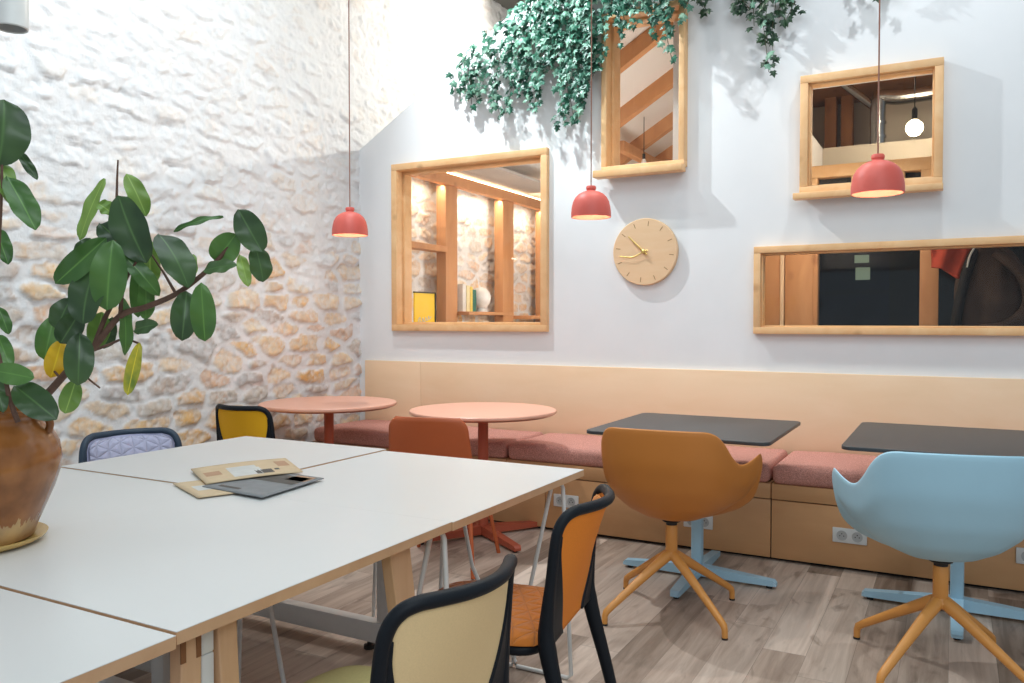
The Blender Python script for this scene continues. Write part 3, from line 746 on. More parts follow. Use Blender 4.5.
# ------------------------------------------------------------------ bench tables
def bar_foot(mb, a, L, w0=.052, w1=.045, z0=.068, z1=.040, bot=.014):
    d = Vector((math.cos(a), math.sin(a), 0)); n = Vector((-d.y, d.x, 0))
    vs = []
    for r, w, zt in ((0.0, w0, z0), (L*.5, (w0+w1)/2, (z0+z1)/2), (L-.012, w1, z1), (L, w1*.8, z1-.012)):
        for sx in (-1, 1):
            for z in (bot, zt): vs.append(d*r+n*sx*w/2+Vector((0, 0, z)))
    fs = []
    for i in range(3):
        b = i*4
        fs += [(b, b+4, b+5, b+1), (b+2, b+3, b+7, b+6), (b+1, b+5, b+7, b+3), (b, b+2, b+6, b+4)]
    fs += [(0, 1, 3, 2), (12, 14, 15, 13)]
    mb.add(vs, fs)
def star_base(t, mat_, L, col_r, top, rot=0):
    for k in range(4):
        mb = MB(); bar_foot(mb, rot+k*PI/2, L); f = mb.obj('foot', mat_, t, smooth=20)
        d = Vector((math.cos(rot+k*PI/2), math.sin(rot+k*PI/2), 0))*(L-.035)
        MB().lathe([(.014, 0), (.015, .004), (.015, .016)], 14, d).obj('glide', 'black', f)
    if col_r > 0: MB().lathe([(col_r, .03), (col_r, top)], 28).obj('column', mat_, t)
    else: MB().box((col_r, col_r, .03), (-col_r, -col_r, top), bev=.012).obj('column', mat_, t)
    MB().box((-.13, -.13, top-.006), (.13, .13, top), bev=.003).obj('mounting_plate', mat_, t)
def round_table(x, y, r, label, rot):
    t = thing('round_cafe_table', label, 'table', (x, y, 0), 0, 'round terracotta cafe tables')
    MB().lathe([(r-.012, .732), (r-.002, .738), (r, .744), (r-.002, .752), (r-.006, .755)], 96).obj('tabletop', 'terra_top', t)
    mb = MB().lathe([(r-.03, .725), (r-.012, .7315)], 64); mb.obj('top_edge', 'terracotta', t)
    star_base(t, 'terracotta', .43, .031, .726, rot)
round_table(-3.55, 4.07, .437, 'round terracotta table next to the stone wall', rad(20))
round_table(-2.45, 4.17, .437, 'round terracotta table behind the rust coloured chair', rad(57))
def square_table(x0, y0, x1, y1, fx, fy, label):
    t = thing('square_cafe_table', label, 'table', (fx, fy, 0), 0, 'square charcoal cafe tables')
    p = [(x-fx, y-fy) for x, y in rrect(x0, y0, x1, y1, .045)]
    mb = MB().prism(p, .738, .755); o = mb.obj('tabletop', 'black_top', t, smooth=30); mod(o, 'BEVEL', width=.003, segments=2, limit_method='ANGLE', angle_limit=rad(50))
    star_base(t, 'blue_metal', .385, -.027, .738, 0)
square_table(-1.555, 3.60, -.69, 4.47, -1.11, 4.0, 'square charcoal table behind the orange swivel chair')
square_table(-.41, 3.66, .47, 4.60, .03, 4.06, 'square charcoal table behind the pale blue swivel chair')

# ------------------------------------------------------------------ swivel armchairs
def arm_chair(loc, rotz, shell, legm, label, legrot):
    t = thing('swivel_armchair', label, 'chair', loc, rotz, 'tub swivel chairs at the square tables')
    half = [(0, -.268, .838), (.08, -.264, .838), (.15, -.252, .837), (.205, -.230, .834), (.240, -.204, .815), (.264, -.168, .775), (.282, -.118, .722), (.298, -.06, .686), (.316, .0, .680), (.336, .06, .692), (.350, .115, .704), (.355, .155, .700), (.354, .185, .645), (.315, .222, .52), (.23, .25, .462), (.1, .262, .448), (0, .265, .446)]
    ring = bez(half, 3)
    full = [Vector((-p.x, p.y, p.z)) for p in ring[:0:-1]]+ring[:-1]
    full = ring+[Vector((-p.x, p.y, p.z)) for p in ring[-2:0:-1]]
    FT = (0, .33, .60, .82, .955, 1.); GT = (0, .06, .19, .38, .64, 1.); nv = 15; n = len(full); vs = []; fs = []
    for j in range(1, nv+1):
        v = j/nv
        for p in full:
            q5 = v*5; qi = min(4, int(q5)); qf = q5-qi
            f = FT[qi]+(FT[qi+1]-FT[qi])*qf; g = GT[qi]+(GT[qi+1]-GT[qi])*qf
            w = max(0, 1-abs(abs(p.x)-.33)/.1)*max(0, 1-abs(p.y-.09)/.14)    # arms bulge low, flare at the tip
            b = .012*w*math.sin(v*PI)
            vs.append((p.x*(f+b), p.y*f, .405+(p.z-.405)*g))
    c = len(vs); vs.append((0, 0, .405))
    for j in range(nv-1):
        for i in range(n):
            k = (i+1) % n; fs.append((j*n+i, j*n+k, (j+1)*n+k, (j+1)*n+i))
    for i in range(n): fs.append((c, (i+1) % n, i))
    mb = MB(); mb.add(vs, fs); o = mb.obj('shell', shell, t, smooth=80)
    if o.data.polygons[0].normal.z > 0: pass
    mod(o, 'SOLIDIFY', thickness=.009, offset=0); mod(o, 'SUBSURF', levels=1, render_levels=1)
    MB().lathe([(.024, .262), (.026, .268), (.026, .384), (.024, .388)], 24).obj('stem', legm, t)
    MB().lathe([(.024, .388), (.024, .396), (.04, .404), (.04, .410)], 24).obj('swivel_collar', 'black', t)
    hub = MB().lathe([(.018, .232), (.034, .240), (.036, .255), (.028, .268), (.026, .272)], 24).obj('hub', legm, t)
    for k in range(4):
        a = legrot+k*PI/2-rotz; d = Vector((math.cos(a), math.sin(a), 0))
        pts = [d*.01+Vector((0, 0, .256)), d*.03+Vector((0, 0, .248)), d*.09+Vector((0, 0, .213)), d*.2+Vector((0, 0, .145)), d*.318+Vector((0, 0, .070)), d*.340+Vector((0, 0, .054)), d*.346+Vector((0, 0, .038)), d*.347+Vector((0, 0, .006))]
        lg = MB().tube(pts, [.024, .024, .021, .0175, .015, .0145, .013, .012], 12).obj('leg', legm, t, smooth=60)
        MB().lathe([(.013, 0), (.013, .008)], 12, d*.347).obj('glide', 'black', lg)
    return t
arm_chair((-1.075, 3.46, 0), rad(3), 'orange_shell', 'orange_metal', 'orange tub swivel chair at the square table left of the blue chair', rad(145))
arm_chair((-.028, 3.345, 0), rad(12), 'blue_shell', 'orange_metal', 'pale blue tub swivel chair with orange legs', rad(149))

# ------------------------------------------------------------------ framed chairs (black frame, fabric back, quilted seat)
def framed_chair(loc, rotz, fm, back, pad, seatm, label, tall=.785):
    t = thing('framed_chair', label, 'chair', loc, rotz, 'chairs with moulded frames and fabric backs')
    BY = lambda x, z: -.222-(.028+.074*(1-min(1, abs(x)/.192)**2))*max(0, (z-.46)/(tall-.46))**1.15
    post = lambda s: [(s*.120, -.300, tall+.002), (s*.150, -.285, tall+.001), (s*.175, -.267, tall-.010), (s*.191, -.252, tall-.036), (s*.199, -.243, tall-.08), (s*.204, -.232, .60), (s*.206, -.224, .52), (s*.207, -.222, .46), (s*.211, -.238, .38), (s*.219, -.280, .22), (s*.230, -.330, .0)]
    # back rail
    top = [(x, -.300-.032*(1-(x/.12)**2), tall+.002) for x in (-.12, -.06, 0, .06, .12)]
    MB().tube(bez(post(-1)[:6][::-1]+top[1:-1]+post(1)[:6], 5), .0145, 12).obj('back_rim', fm, t, smooth=60)
    for s in (-1, 1):
        pts = bez(post(s)[4:], 5); n = len(pts)
        rs = [.0145+.0095*max(0, 1-abs(i/n-.55)/.4) if i/n < .55 else .024-.010*(i/n-.55)/.45 for i in range(n)]
        leg = MB().tube(pts, rs, 12).obj('rear_leg', fm, t, smooth=60)
        MB().tube([(s*.172, .19, .425), (s*.186, .212, .38), (s*.195, .232, .2), (s*.2, .245, 0)], [.02, .02, .016, .013], 12).obj('front_leg', fm, t, smooth=60)
        # curved gusset between post and back panel
        def gs(u, v, s=s):
            z = .44+v*(tall-.06-.44); q = max(0., 1-(z-.44)/.25)
            xo = .205-.012*max(0, (z-.5)/.28); xi = .184-.088*q**1.4
            x = xi+(xo-xi)*u; y = BY(x, z)-.006
            return (s*x, y, z)
        g = MB().grid(gs, 10, 36).obj('back_frame', fm, t, smooth=60); mod(g, 'SOLIDIFY', thickness=.014, offset=0)
    def bk(u, v, off=0.):
        z = .44+v*(tall-.006-.44); q = max(0., 1-(z-.44)/.25)
        xi = .194-.088*q**1.4
        if v > .88: xi *= 1-.34*((v-.88)/.12)**2.2
        x = (u*2-1)*xi; y = BY(x, z)+off
        return (x, y, z)
    o = MB().grid(lambda u, v: bk(u, v, -.003), 20, 24).obj('back_panel', back, t, smooth=60); mod(o, 'SOLIDIFY', thickness=.008, offset=0)
    def bp(u, v):
        p = bk(.06+u*.88, .14+v*.83, .012+.014*min(1, 8*u*(1-u))*min(1, 8*v*(1-v))); return p
    o = MB().grid(bp, 24, 24, uvf=lambda u, v: (u*.36, v*.34)).obj('back_pad', pad, t, smooth=60); mod(o, 'SOLIDIFY', thickness=.008, offset=0)
    # seat shell + pad
    op = rrect(-.215, -.200, .215, .240, .07)
    o = MB().prism(op, .405, .432).obj('seat_frame', fm, t, smooth=30); mod(o, 'BEVEL', width=.01, segments=3, limit_method='ANGLE', angle_limit=rad(40))
    def sp(u, v):
        a, b = u*2-1, v*2-1
        k = (1-abs(a)**6)**.5*(1-abs(b)**6)**.5
        rx = .222*(1-.10*abs(b)**5); ry = .226*(1-.10*abs(a)**5)
        return (a*rx, b*ry+.018, .434+.03*k-.010*b*abs(b)*(b > 0))
    MB().grid(sp, 40, 40, uvf=lambda u, v: (u*.4, v*.46)).obj('seat_pad', seatm, t, smooth=80)
    return t
framed_chair((-1.16, 2.045, 0), rad(98), 'black_plastic', 'fabric_orange', 'quilt_orange', 'quilt_brown', 'black framed chair with orange back and quilted brown seat')
framed_chair((-1.09, 1.335, 0), rad(86), 'black_plastic', 'fabric_cream', 'fabric_cream', 'quilt_olive', 'black framed chair with cream back, closest to the camera')
framed_chair((-3.60, 3.63, 0), rad(3), 'black_plastic', 'fabric_yellow', 'fabric_yellow', 'fabric_yellow', 'black framed chair with yellow back before the stone wall')
framed_chair((-2.905, 2.24, 0), rad(-110), 'navy_plastic', 'fabric_lilac', 'quilt_lilac', 'quilt_lilac', 'navy framed chair with quilted lilac back beside the stone wall')

# rust shell chair
t = thing('shell_chair', 'rust coloured shell chair at the round table', 'chair', (-2.365, 3.62, 0), rad(14))
def sh(u, v):
    a = u*2-1
    if v < .5:
        q = v/.5; w = .205*(1-.12*(1-q)); y = .22-q*.40; z = .455-.018*math.sin(q*PI)-(.03*(1-q)**3)
        zz = z+.02*abs(a)**3; return (a*w, y, zz)
    q = (v-.5)/.5
    w = .236-.030*q
    if q > .84: w *= 1-.19*((q-.84)/.16)**2.6
    ang = min(1, q*3)
    y = -.18-.075*q-.035*math.sin(min(1, q*2.5)*PI/2); z = .455+.345*q**1.25
    return (a*w, y+.035*a*a*min(1, q*2), z)
o = MB().grid(sh, 24, 40).obj('shell', 'rust_shell', t, smooth=80); mod(o, 'SOLIDIFY', thickness=.010, offset=0)
for sx in (-1, 1):
    for y0, y1 in ((.13, .23), (-.12, -.25)):
        MB().tube([(sx*.09, y0*.8, .44), (sx*.15, y0, .435), (sx*.175, y0*1.05, .41), (sx*.235, y1, .0)], .011, 10).obj('leg', 'rust_shell', t, smooth=60)

# ------------------------------------------------------------------ big white tables
def tabletop(x0, y0, x1, y1, z, t, org):
    th = .024
    MB().box((x0-org[0], y0-org[1], z-.0015), (x1-org[0], y1-org[1], z), bev=.0005).obj('laminate_surface', 'laminate', t, smooth=0)
    MB().box((x0-org[0], y0-org[1], z-th), (x1-org[0], y1-org[1], z-.0016), bev=.0005).obj('plywood_board', 'oak_edge', t, smooth=0)
def loop_leg(t, org, x, y, s, w=.235):
    """white rod bent to a narrow upside-down V that opens to a floor bar"""
    p = [(x, y, .712), (x+s*.012, y, .685), (x+s*.028, y, .35), (x+s*.045, y, .02), (x+s*.03, y, .008), (x-s*(w-.06), y, .008), (x-s*(w-.045), y, .022), (x-s*.11, y, .35), (x-s*.034, y, .685), (x-s*.022, y, .712)]
    MB().tube([(a-org[0], b-org[1], c) for a, b, c in p], .0075, 10, closed=True).obj('wire_leg', 'white_metal', t, smooth=60)
TX = -1.178; MX = -2.075
o1 = (-1.62, 2.28, 0)
t = thing('white_table', 'white topped table with white wire legs next to the rust chair', 'table', o1, 0, 'white topped work tables')
tabletop(MX, 1.840, TX+.004, 2.722, .740, t, o1)
for y in (2.625, 1.855):
    loop_leg(t, o1, -1.225, y, 1)
loop_leg(t, o1, -1.70, 2.625, -1, .34); loop_leg(t, o1, -1.96, 1.855, -1)
o2 = (-1.62, 1.4, 0)
t = thing('white_table', 'white topped table with splayed oak legs behind the cream chair', 'table', o2, 0, 'white topped work tables')
tabletop(MX, .957, TX-.002, 1.8395, .740, t, o2)
def oak_leg(x, y, dx, dy):
    mb = MB(); vs = []; kw = 1 if dy > .05 else .55
    for z, k, ww in ((.716, 0, .085*kw), (.36, .5, .075*kw), (0, 1, .06*kw)):
        cx, cy = x+dx*k-o2[0], y+dy*k-o2[1]
        for a, b in ((-.016, -ww/2), (.016, -ww/2), (.016, ww/2), (-.016, ww/2)): vs.append((cx+a, cy+b, z))
    fs = [(3, 2, 1, 0), (8, 9, 10, 11)]
    for j in range(2):
        for i in range(4): fs.append((j*4+i, j*4+(i+1) % 4, j*4+4+(i+1) % 4, j*4+4+i))
    mb.add(vs, fs); lg = mb.obj('leg', 'oak_leg', t, smooth=0); mod(lg, 'BEVEL', width=.003, segments=2)
    return lg
for x, dx in ((-1.235, .02), (-2.02, -.02)):
    oak_leg(x, 1.66, dx, .10)
    lg = oak_leg(x, 1.022, dx, -.03); oak_leg(x, 1.105, dx, .02)
    for yy in (-.022, .012):
        mb = MB().box((x-o2[0]+.0155, 1.018-o2[1]+yy, .66), (x-o2[0]+.0185, 1.018-o2[1]+yy+.011, .70), bev=0)
        mb.obj('joint_slot', 'timber_dark', lg, smooth=0)
def steel_frame(t, org, x0, x1, y, d=.05):
    mb = MB()
    def bx(a, b): mb.box([a[i]-org[i] for i in range(3)], [b[i]-org[i] for i in range(3)], 0, .003)
    bx((x0, y, .035), (x1, y+d, .115)); bx((x0, y, .12), (x0+.055, y+d, .654)); bx((x1-.055, y, .12), (x1, y+d, .654)); bx((x0, y, .655), (x1, y+d, .715))
    f = mb.obj('steel_frame', 'white_metal', t)
    for x in (x0+.05, x1-.11): MB().lathe([(.022, 0), (.022, .014), (.008, .016), (.008, .036)], 14, (x-org[0], y+d/2-org[1], 0)).obj('levelling_foot', 'black', f)
steel_frame(t, o2, -2.0, -1.225, 1.048, .03)
o3 = (-2.48, 2.3, 0)
t = thing('white_table', 'white topped table under the far end of the brochures', 'table', o3, 0, 'white topped work tables')
tabletop(-2.893, 1.842, MX-.006, 2.742, .744, t, o3)
loop_leg(t, o3, -2.0, 2.60, -1)
steel_frame(t, o3, -2.84, -1.885, 2.49); steel_frame(t, o3, -2.84, -2.11, 1.9)
o4 = (-2.48, 1.4, 0)
t = thing('white_table', 'white topped table carrying the potted rubber plant', 'table', o4, 0, 'white topped work tables')
tabletop(-2.893, .957, MX-.0002, 1.8395, .740, t, o4)
steel_frame(t, o4, -2.84, -2.11, 1.66); steel_frame(t, o4, -2.84, -2.11, 1.06)
o5 = (-1.62, .5, 0)
t = thing('white_table', 'white topped table at the lower left picture corner', 'table', o5, 0, 'white topped work tables')
tabletop(MX-.5, .06, TX+.004, .951, .737, t, o5)
steel_frame(t, o5, -2.5, -1.235, .80); steel_frame(t, o5, -2.5, -1.235, .16)

# brochures
def leaflet(name, P4, z, thk, mat_, label, prints, tilt=0):
    c = sum((Vector((x, y, 0)) for x, y in P4), Vector())/4
    t = thing(name, label, 'brochure', (c.x, c.y, z), 0, 'brochures on the white tables')
    q = [Vector((x-c.x, y-c.y, 0)) for x, y in P4]
    def bil(u, v): return q[0]*(1-u)*(1-v)+q[1]*u*(1-v)+q[2]*u*v+q[3]*(1-u)*v
    def surf(dz):
        def f(u, v):
            p = bil(u, v); return (p.x, p.y, dz+tilt*(v)*.02+.004*math.sin(u*PI)*(tilt > 0))
        return f
    mb = MB().grid(surf(thk), 14, 14); o = mb.obj('paper', mat_, t, smooth=60); mod(o, 'SOLIDIFY', thickness=thk, offset=-1)
    for (u0, v0, u1, v1, mm) in prints:
        f = surf(thk+.0006)
        MB().grid(lambda u, v: f(u0+(u1-u0)*u, v0+(v1-v0)*v), 6, 6).obj('printed_block', mm, t, smooth=60)
leaflet('brochure', [(-2.246, 1.813), (-2.0, 1.705), (-1.88, 1.975), (-2.13, 2.08)], .7445, .003, 'kraft', 'kraft brochure lying underneath the other two brochures', [(.35, .1, .65, .5, 'pale_ink')])
leaflet('brochure', [(-2.11, 1.815), (-1.82, 1.787), (-1.86, 2.105), (-2.14, 2.12)], .748, .003, 'greyprint', 'dark grey brochure sticking out under the top brochure', [(.1, .55, .9, .9, 'ink'), (.62, .72, .93, .95, 'red_ink'), (.15, .1, .5, .16, 'ink')])
leaflet('brochure', [(-2.115, 1.835), (-1.99, 2.145), (-2.235, 2.315), (-2.365, 1.985)], .7515, .004, 'kraft', 'kraft brochure on top of the brochure pile', [(.30, .1, .60, .7, 'pale_ink'), (.47, .3, .62, .55, 'pale_ink'), (.54, .12, .72, .35, 'ink'), (.75, .25, .80, .35, 'ink'), (.06, .35, .22, .6, 'red_ink'), (.82, .45, .95, .8, 'red_ink')], .1)

# ------------------------------------------------------------------ potted rubber plant
PC = Vector((-2.075, 1.10, .7405))
pt_ = thing('potted_rubber_plant', 'rubber plant in brown glazed pot on yellow saucer', 'plant', PC)
MB().lathe([(.10, .0), (.14, .004), (.156, .014), (.160, .021), (.156, .021), (.138, .011), (.01, .010)], 56).obj('saucer', 'saucer', pt_, smooth=50)
prof = [(.122, .012), (.130, .016), (.138, .04), (.155, .08), (.176, .13), (.190, .175), (.193, .205), (.188, .24), (.172, .272), (.155, .292), (.152, .303), (.157, .313), (.163, .318), (.163, .326), (.156, .330), (.148, .326), (.146, .305), (.146, .29)]
MB().lathe(prof, 64, cap1=False).obj('pot', 'pot', pt_, smooth=50)
for a in (rad(38), rad(218)):
    d = Vector((math.cos(a), math.sin(a), 0)); 
    MB().tube(bez([d*.155+Vector((0, 0, .312)), d*.170+Vector((0, 0, .306)), d*.177+Vector((0, 0, .288)), d*.172+Vector((0, 0, .268))], 5), .009, 10).obj('lug_handle', 'pot', pt_, smooth=60)
MB().lathe([(.001, .300), (.08, .302), (.146, .298)], 40, cap0=False, cap1=False).obj('soil', 'soil', pt_, smooth=60)
DD = 1.93
def PP(u, v, dd=0.): return at_d(u, v, DD+dd)-PC
def stem(pts, r0, r1, name='branch', mm='bark'):
    p = bez([PP(*q) for q in pts], 6); n = len(p)
    MB().tube(p, [r0+(r1-r0)*i/(n-1) for i in range(n)], 10).obj(name, mm, pt_, smooth=70)
stem([(14, 424, .02), (30, 408, .02), (48, 393), (69, 370), (94, 347), (120, 316), (146, 307), (176, 294), (202, 275), (222, 255), (236, 236)], .0105, .0045, 'trunk')
stem([(94, 347), (105, 318), (124, 282), (130, 262), (118, 215), (117, 185), (118, 160)], .0065, .002)
stem([(120, 316), (124, 285, -.02), (136, 262, -.03)], .005, .003)
stem([(94, 350), (108, 345, .03), (124, 339, .05), (138, 343, .05)], .004, .0025)
stem([(176, 294), (165, 275, .02), (152, 255, .03)], .004, .002)
stem([(18, 422, -.05), (10, 400, -.06), (6, 382, -.07), (-6, 330, -.07), (-2, 260, -.06), (1, 205, -.05), (2, 165, -.04)], .006, .003)
stem([(62, 380), (52, 368, .02), (46, 356, .02)], .003, .002)
stem([(78, 360), (86, 376, -.02), (100, 388, -.02)], .003, .002)
LV = [
 (0,166,6,98,46,-.05,'d'),(1,160,10,203,20,-.02,'l'),(18,150,37,179,10,.03,'d'),(7,175,36,229,25,-.04,'m'),
 (103,178,78,240,15,.05,'l'),(127,173,147,216,20,.03,'l'),(112,213,98,203,17,.03,'l'),(116,194,144,262,36,-.03,'d'),(99,222,124,246,24,.02,'d'),
 (106,238,55,284,24,-.06,'m'),(112,240,106,311,33,-.08,'m'),(94,264,80,323,34,-.05,'d'),(122,252,160,295,18,-.04,'m'),
 (160,230,190,284,33,-.03,'d'),(222,214,172,229,7,.03,'m'),(238,209,262,252,28,-.03,'d'),(236,234,215,262,28,-.01,'m'),
 (202,270,236,264,15,-.04,'d'),(240,254,248,286,13,.03,'l'),(256,246,264,282,23,.0,'d'),(187,290,182,340,26,-.02,'d'),(201,283,205,342,24,-.05,'m'),
 (193,254,189,284,14,.03,'l'),(70,298,56,330,24,-.01,'d'),(80,312,60,344,24,-.03,'d'),(54,316,44,360,24,.04,'m'),(62,340,51,378,21,.02,'y'),
 (80,332,78,385,27,-.05,'d'),(76,380,65,414,20,.03,'l'),(124,296,127,356,14,.0,'m'),(132,330,156,324,15,-.01,'d'),(139,343,127,396,14,.02,'t'),
 (146,282,146,320,17,.01,'m'),(102,312,96,348,22,.04,'l'),(-8,370,33,378,21,-.08,'m'),(13,384,55,418,29,-.06,'d'),(-3,333,10,366,16,-.05,'m'),
 (-4,378,3,412,14,-.06,'d'),(-2,306,9,334,12,-.04,'m'),(140,260,138,318,18,.05,'m'),(150,240,150,288,20,.05,'l'),(-6,225,8,262,18,.05,'m'),(90,238,76,262,16,.06,'d'),(112,318,104,350,16,.06,'d')]
rl = random.Random(5)
for (u0, v0, u1, v1, w, dd, tn) in LV:
    p0 = PP(u0, v0, dd); p1 = PP(u1, v1, dd+rl.uniform(-.03, .03))
    ax = p1-p0; L = ax.length; ax.normalize()
    tow = (C0-(p0+PC)).normalized(); nrm = (tow+Vector((rl.uniform(-.35, .35), rl.uniform(-.35, .35), .25+rl.uniform(-.2, .3)))); nrm = (nrm-ax*nrm.dot(ax)).normalized(); sd = ax.cross(nrm)
    W = w/FOC*DD; fold = rl.uniform(.12, .3); curl = rl.uniform(.02, .12)
    def lf(u, v):
        a = u*2-1; t = v
        half = W/2*(max(0, 1-abs(2*t-1)**2.1)**.58)*(1.0+.10*(t-.5)) if 0 < t < 1 else .0005
        half = max(half, .0006)
        return p0+ax*(t*L)+sd*(a*half)+nrm*(abs(a)*half*fold-curl*L*(2*t-1)**2+.004*math.sin(t*14+a*2)*abs(a))
    mm = {'d': 'leaf_dark', 'm': 'leaf_mid', 'l': 'leaf_light', 'y': 'leaf_yellow', 't': 'leaf_turning'}[tn]
    o = MB().grid(lf, 9, 16).obj('leaf', mm, pt_, smooth=80)
    if tn == 'y': o['label'] = 'bright yellow leaf'
    if tn == 't': o['label'] = 'green leaf with yellow tip'

# ------------------------------------------------------------------ ivy
ri = random.Random(21)
LOBE = [(0, 0), (.28, -.10), (.52, .10), (.30, .26), (.58, .52), (.24, .55), (.0, 1.0), (-.24, .55), (-.58, .52), (-.30, .26), (-.52, .10), (-.28, -.10)]
def ivy_leaf(mb, p, size, mi):
    """p: attach point; leaf hangs out and down with a random tilt, facing out from the wall"""
    n = Vector((ri.uniform(-.7, .7), -1, ri.uniform(-.1, .9))).normalized()
    d = Vector((ri.uniform(-.9, .9), ri.uniform(-.4, .2), -1)); d = (d-n*d.dot(n)).normalized(); s = d.cross(n)
    vs = [p+d*.33*size+n*.05*size]; uv = [(.5, .33)]
    for x, y in LOBE:
        vs.append(p+s*x*size*.95+d*y*size+n*(-.25*abs(x)-.12*max(0, y-.5))*size); uv.append((.5+x*.8, y))
    k = len(LOBE); mb.add(vs, [(0, 1+i, 1+(i+1) % k) for i in range(k)], mi, uv)
def strand(mb, sm, pts, dens=40, size=(.035, .06), spread=.03, var=.35):
    """pts world points"""
    P = bez(pts, 6); acc = 0
    sm.tube(P, .0022, 5)
    for a, b in zip(P[:-1], P[1:]):
        acc += (b-a).length*dens
        while acc > 1:
            acc -= 1; q = a.lerp(b, ri.random())+Vector((ri.uniform(-spread, spread), ri.uniform(-.03, .012), ri.uniform(-spread, spread)))
            if q.y > WY-.014: q.y = WY-.014
            ivy_leaf(mb, q, ri.uniform(*size), 1 if ri.random() < var else 0)
def edge_pt(u):
    """point on the sloping top edge above column u of the photograph"""
    x = at_y(u, 100, WY).x
    return x, topz(x)
def ivy_plant(label, strands, group='ivy trailing over the white wall', leafm='ivy', **kw):
    t = thing('trailing_ivy', label, 'ivy', (at_y(strands[0][0], 60, WY-.03)), 0, group)
    off = -t.location; mb, sm = MB(), MB()
    for (u, v, y, dn) in strands:
        x, zt = edge_pt(u); e = at_y(u+ri.uniform(-4, 4), v, y)
        ztop = min(zt+.01, e.z+.12 if zt < e.z else zt); ztop = min(ztop, at_y(u, 0, y).z+.28)
        top = Vector((e.x+ri.uniform(-.02, .02), y, max(ztop, e.z+.08)))
        h = top.z-e.z; m1 = top.lerp(e, .35)+Vector((ri.uniform(-.05, .05), -.015, 0)); m2 = top.lerp(e, .7)+Vector((ri.uniform(-.05, .05), -.01, 0))
        strand(mb, sm, [top, m1, m2, e], dens=dn, **kw)
    mb.move(off); sm.move(off)
    sm.obj('stems', 'stem_green', t, smooth=60)
    mb.obj('leaves', [leafm, 'ivy_var'], t, smooth=0, recalc=False)
    return t
A = [(456, 94, 5.02, 30), (464, 98, 5.01, 45), (472, 104, 4.99, 60), (480, 100, 5.0, 60), (488, 92, 4.98, 60), (494, 108, 4.97, 60), (500, 118, 4.96, 55), (505, 114, 4.98, 45), (508, 80, 4.97, 70), (514, 92, 4.95, 60), (520, 84, 4.94, 60), (526, 92, 4.97, 60), (531, 106, 4.96, 55), (536, 112, 4.95, 40), (540, 104, 4.97, 60)]
ivy_plant('dense ivy clump trailing down the sloping wall edge on the left', A)
B_ = [(544, 82, 4.93, 75), (548, 70, 4.96, 80), (553, 64, 4.93, 80), (558, 58, 4.95, 80), (563, 62, 4.92, 80), (567, 84, 4.95, 70), (572, 106, 4.94, 60), (577, 112, 4.93, 60), (582, 118, 4.96, 45), (560, 40, 4.90, 80), (575, 70, 4.90, 75), (585, 100, 4.92, 60), (590, 84, 4.94, 70), (556, 132, 4.97, 22), (565, 128, 4.96, 34), (573, 124, 4.95, 40), (586, 110, 4.95, 45), (596, 76, 4.91, 75), (601, 70, 4.93, 75), (604, 58, 4.90, 60), (550, 45, 4.90, 80), (540, 44, 4.93, 80), (592, 45, 4.88, 70)]
ivy_plant('brightly lit ivy curtain beside the tall window', B_)
C_ = [(610, 22, 4.90, 70), (618, 14, 4.90, 70), (624, 30, 4.90, 60), (630, 26, 4.90, 60), (617, 42, 4.91, 38), (636, 12, 4.90, 60), (644, 10, 4.90, 60), (652, 24, 4.90, 50), (658, 32, 4.90, 45), (664, 20, 4.90, 55), (670, 34, 4.89, 50), (674, 60, 4.90, 48), (680, 22, 4.91, 45), (648, 8, 4.88, 60), (628, 8, 4.88, 60)]
ivy_plant('ivy hanging across the top of the tall window', C_)
D_ = [(702, 18, 5.0, 32), (708, 10, 4.99, 40), (736, 14, 4.98, 45), (744, 12, 4.98, 45), (752, 10, 4.97, 50), (758, 26, 4.98, 40), (764, 44, 4.97, 42), (768, 72, 4.98, 40), (773, 66, 4.99, 26), (775, 18, 4.98, 45), (782, 26, 4.98, 40), (789, 22, 4.99, 30), (796, 10, 4.99, 35), (766, 6, 4.97, 50), (870, -6, 4.98, 35), (880, 0, 4.99, 30), (893, -6, 4.99, 30), (690, 6, 4.97, 40)]
ivy_plant('sparse dark ivy strand hanging on the white wall right of the tall window', D_, leafm='ivy_deep', var=.08)

# ------------------------------------------------------------------ lights
def spot(name, loc, target, power, color=(1, 1, 1), angle=60, blend=.5, size=.06):
    L = bpy.data.lights.new(name, 'SPOT'); L.energy = power; L.color = color; L.spot_size = rad(angle); L.spot_blend = blend; L.shadow_soft_size = size
    o = bpy.data.objects.new(name, L); COL.objects.link(o); o.location = loc
    o.rotation_euler = (Vector(target)-Vector(loc)).to_track_quat('-Z', 'Y').to_euler(); return o
def area(name, loc, target, power, sx, sy, color=(1, 1, 1)):
    L = bpy.data.lights.new(name, 'AREA'); L.energy = power; L.color = color; L.shape = 'RECTANGLE'; L.size = sx; L.size_y = sy
    o = bpy.data.objects.new(name, L); COL.objects.link(o); o.location = loc
    o.rotation_euler = (Vector(target)-Vector(loc)).to_track_quat('-Z', 'Y').to_euler(); return o
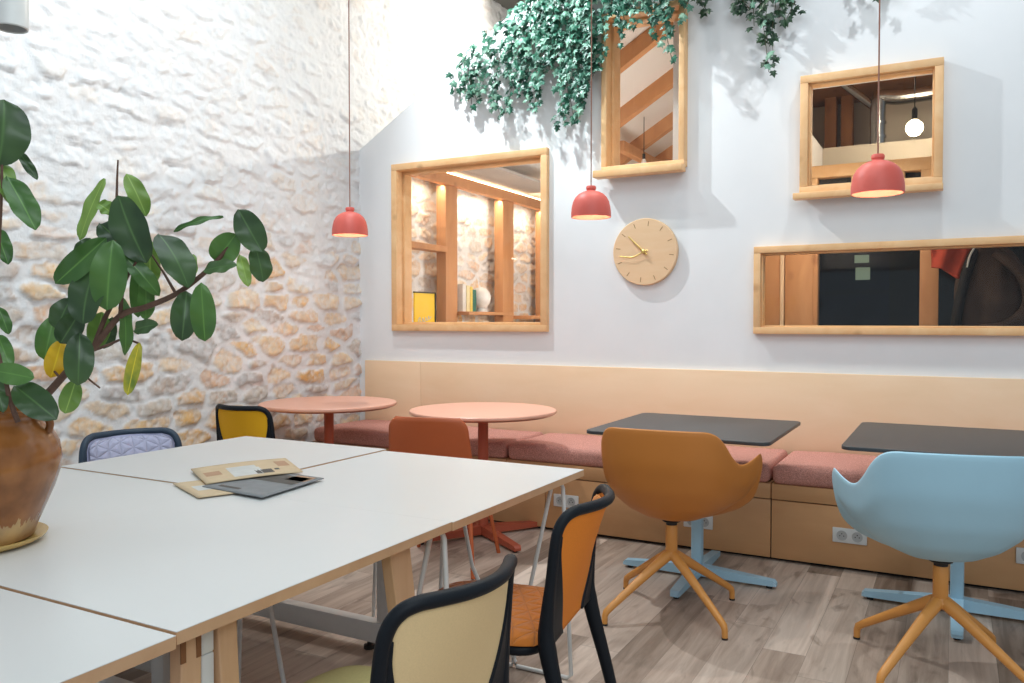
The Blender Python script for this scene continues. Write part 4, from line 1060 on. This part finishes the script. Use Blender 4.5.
# track spots under the high ceiling
spot('track_spot_left', (-3.3, 4.12, 4.35), (-1.9, 5.06, 2.4), 400, (.90, .97, 1), 105, .7, .03)
spot('track_spot_ivy', (-2.55, 3.9, 4.4), (-2.2, 5.06, 3.2), 230, (.80, .97, 1), 48, .7, .03)
spot('track_spot_right', (-.02, 4.2, 4.35), (-.1, 5.06, 1.9), 100, (.88, .95, 1), 105, .7, .04)
spot('track_spot_stone', (-2.3, 2.4, 4.35), (-4.06, 2.8, 2.9), 270, (.88, .95, 1), 95, .8, .06)
spot('roof_spot', (-2.4, 7.2, 4.2), (-4.06, 5.3, 3.3), 400, (1, .94, .84), 110, .6, .05)
spot('table_spot', (-1.5, 4.6, 4.3), (-.7, 3.3, .4), 150, (1, .96, .9), 80, .6, .04)
# general light of the hall: unseen fill areas added under the ceiling and behind the camera
area('hall_fill', (-.8, 1.6, 4.4), (-.8, 1.6, 0), 112, 3.5, 2.5, (.84, .95, .99))
area('camera_side_fill', (1.9, -1.4, 3.6), (-1.8, 4, .9), 82, 2.6, 1.5, (.86, .95, 1))
# rooms behind the partition
def point(name, loc, p, c, r=.06):
    L = bpy.data.lights.new(name, 'POINT'); L.energy = p; L.color = c; L.shadow_soft_size = r
    o = bpy.data.objects.new(name, L); COL.objects.link(o); o.location = loc
point('bulb_light', (bp.x, bp.y, bp.z-.09), 14, (1, .82, .58))
point('house_light', (-2.3, 6.6, 1.6), 75, (1, .93, .84), .15)
area('shelf_light', (-3.935, 7.7, 2.46), (-4.02, 7.7, 2.0), 30, 4.6, .03, (1, .85, .64))
point('passage_fill', (-.75, 5.32, 1.93), 15, (1, .84, .62), .05)  # added fill hidden between the windows to brighten the timber screen
point('mezzanine_light', (-.3, 7.0, 3.1), 10, (1, .86, .66), .1)

w = bpy.data.worlds.new('hall_ambient'); S.world = w; w.use_nodes = True
bg = w.node_tree.nodes.get('Background') or w.node_tree.nodes.new('ShaderNodeBackground')
bg.inputs[0].default_value = (.80, .91, 1, 1); bg.inputs[1].default_value = .68
S.view_settings.view_transform = 'Standard'; S.view_settings.look = 'None'; S.view_settings.gamma = 1; S.view_settings.use_curve_mapping = False
S.view_settings.exposure = -.4
